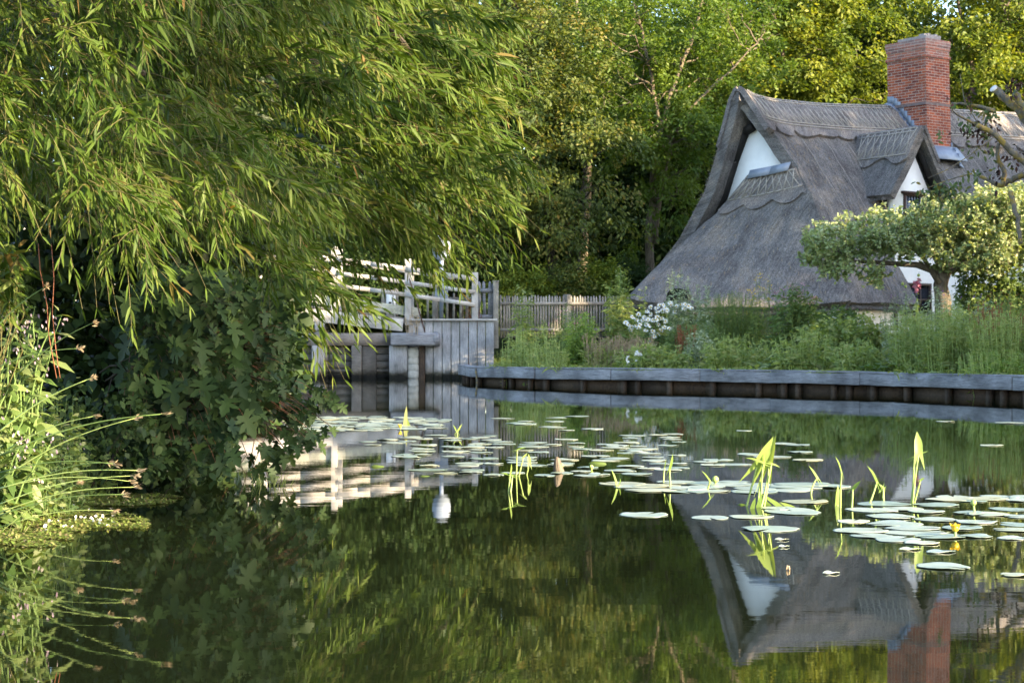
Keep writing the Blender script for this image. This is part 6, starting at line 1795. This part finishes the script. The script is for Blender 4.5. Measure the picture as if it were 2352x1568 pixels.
arrowhead('slanting arrowhead with a narrow leaf right of the rounded one', (1992, 1156), [(1992, 2014, 1106, .01, 1994, 1070, (.6, -.7, .4), .62)])
arrowhead('bent orange stemmed young arrowhead at the left of the right raft', (2029, 1149), [(2029, 2029, 1120, 0, 2020, 1112, (.4, -.8, .4), .8), (2029, 2029, 1119, 0, 2021, 1130, (.4, -.8, .4), .6)])
arrowhead('tallest single arrowhead with a pointed leaf in the right raft', (2093, 1155), [(2094, 2110, 1044, -.01, 2108, 988, (.15, -1, .1), 1.05), (2090, 2100, 1050, .01, 2134, 1035, (.1, -.5, 1), .7), (2098, 2114, 1103, 0, 2126, 1096, (-.3, -.7, .6), 1.1)])
arrowhead('twin pale stems with small folded leaves left of the stump', (1168, 1128), [(1166, 1172, 1090, 0, 1175, 1064, (.7, -.7, .2), .6), (1171, 1177, 1092, 0, 1150, 1086, (.1, -.6, .7), .7)])
arrowhead('slim arrowhead with a flat leaf behind the twin stems', (1185, 1094), [(1185, 1188, 1033, 0, 1212, 1026, (0, -.4, 1), .6), (1188, 1202, 1050, 0, 1212, 1040, (.3, -.8, .4), .8)])
arrowhead('small arrowhead with one pale leaf between the twin stems and the stump', (1206, 1090), [(1206, 1216, 1064, 0, 1214, 1040, (.3, -1, .2), .9)])
arrowhead('star shaped young arrowhead on the plank wall reflection', (1050, 998), [(1050, 1050, 992, 0, 1040, 974, (.3, -1, .2), .5), (1050, 1050, 992, 0, 1062, 972, (.3, -1, .2), .5)])
# upright reed blades
for lb, x0, y0, x1, y1 in (('single upright reed blade at the back raft', 930, 978, 934, 930), ('short reed blade beside the tall one at the back raft', 938, 978, 936, 962)):
    a = WP(x0, y0); e = P(x1, y1, a[1]); a[2] = -.03
    o = leaves('reed_blade', [a], [e - a], np.linalg.norm(e - a), .05, M['weed'], None, 'blade', .02, None, rng, up=(0, -1, 0), upmix=.95); tag(o, lb, 'reed')
# raised folded pads
for lb, X, Y, w_, mm in (('green lily leaf curling up above the water in the loose raft', 866, 1072, 34, 'weed'), ('small lily leaf standing up in the loose raft', 975, 1094, 26, 'weed'), ('curled lily leaf right of the stump', 1372, 1066, 44, 'weed'), ('rounded leaf standing out of the water at the foot of the tallest arrowhead clump', 1708, 1160, 32, 'arrow'), ('rounded leaf on a short stalk left of the tallest arrowhead clump', 1697, 1130, 22, 'arrow')):
    a = WP(X, Y); r = w_ / 2 / FP * a[1]; k = np.linspace(0, math.pi, 12); V = [a + np.array([r * math.cos(q), .03 * math.sin(q) ** 2 + .012 * math.sin(3 * q), r * .42 * math.sin(q) ** .7 * (1 + .1 * math.sin(4 * q)) - .01]) for q in k]
    V2 = [v + (0, .004, 0) for v in V]; n = len(V)
    mb = MB(); mb.add(V + V2, [tuple(range(n)), tuple(range(2 * n - 1, n - 1, -1))] + [(i, n + i, n + (i + 1) % n, (i + 1) % n) for i in range(n)])
    o = mb.build('raised_leaf', M[mm], None); tag(o, lb, 'leaf', 'leaves raised above the water')
# yellow water lily flower and buds
def bud(label, X, Y, X1, Y1, r, mat, cat='water lily'):
    a = WP(X, Y); e = P(X1, Y1, a[1]); t = empty('water_lily', a, label, cat, 'water lily flowers and buds'); mb = MB(); a2 = a - (0, 0, .04)
    mb.tube([a2, (a2 + e) / 2 + (.006, 0, 0), e], .007, 6); mb.build('stem', M['stem_pale'], t, smooth=True)
    r = r / FP * a[1]; mb = MB(); blob(mb, e + (0, 0, r * .7), r, 9); mb.build('bud', M['stem_pale'] if mat != 'petal_yellow' else M['flower_yellow'], t, smooth=True)
    if mat == 'petal_yellow':
        n = 5; an = np.linspace(0, 6.28, n, endpoint=False)
        leaves('petal', np.tile(e, (n, 1)), np.stack([np.cos(an) * .9, np.sin(an) * .9, np.full(n, .7)], -1), r * 1.9, r * 1.7, M['petal_yellow'], t, 'oval', -.4, None, rng, up=(0, 0, 1), upmix=.9)
M['flower_yellow'] = plain('water_lily_yellow', (.62, .42, .03), .45, .4, .1, 20)
bud('open yellow water lily flower above the right raft', 2190, 1232, 2194, 1218, 9, 'petal_yellow')
bud('green round water lily bud in the back of the right raft', 2235, 1175, 2236, 1159, 7, 'g')
bud('closed yellowish bud between the slanting arrowhead and the tallest clump', 1640, 1112, 1643, 1106, 8, 'g')
bud('little bud behind the stump', 1289, 1078, 1290, 1072, 5, 'g')
bud('small green bud on a stalk in the scattered group', 1359, 1078, 1358, 1075, 5, 'g')
bud('small yellow flower among the raft below the bridge', 919, 986, 919, 981, 4, 'petal_yellow')
# weathered stump of a post
sp = WP(1284, 1083); mb = MB(); d = sp[1]
mb.tube([sp - (0, 0, .3), sp - (0, 0, .01), P(1281, 1068, d), P(1280, 1054, d), P(1278, 1049, d)], [.052, .048, .034, .022, .008], 9)
tag(mb.build('wooden_stump', M['bark'], None, smooth=True), 'mossy broken wooden stump sticking out of the river among the lily pads', 'stump')
# floating bits
for lb, pts in (('bent pale twig loop sticking out of the water below the arrowheads', [(1806, 1308), (1808, 1297), (1812, 1300), (1813, 1309)]),):
    a = WP(1809, 1309); mb = MB(); mb.tube([P(x, y, a[1]) for x, y in pts], .004, 5); tag(mb.build('floating_twig', M['straw_stem'], None), lb, 'twig')
for lb, X, Y, w_ in (('torn floating leaf fragment left of the nearest large pad', 1795, 1240, 34), ('second torn leaf fragment left of the nearest large pad', 1800, 1256, 26), ('long torn leaf fragment behind the nearest large pad', 2160, 1268, 70), ('floating leaf scraps in the dark roof reflection', 1908, 1317, 40), ('torn leaf piece in front of the right raft', 2090, 1262, 54)):
    a = WP(X, Y); r = w_ / 2 / FP * a[1]; o = bpy.data.objects.new('floating_leaf', PM[3]); C.objects.link(o); o.location = (a[0], a[1], .004); o.scale = (r, r * .5, .3); o.rotation_euler = (.02, 0, .4); tag(o, lb, 'leaf', 'torn leaves floating')
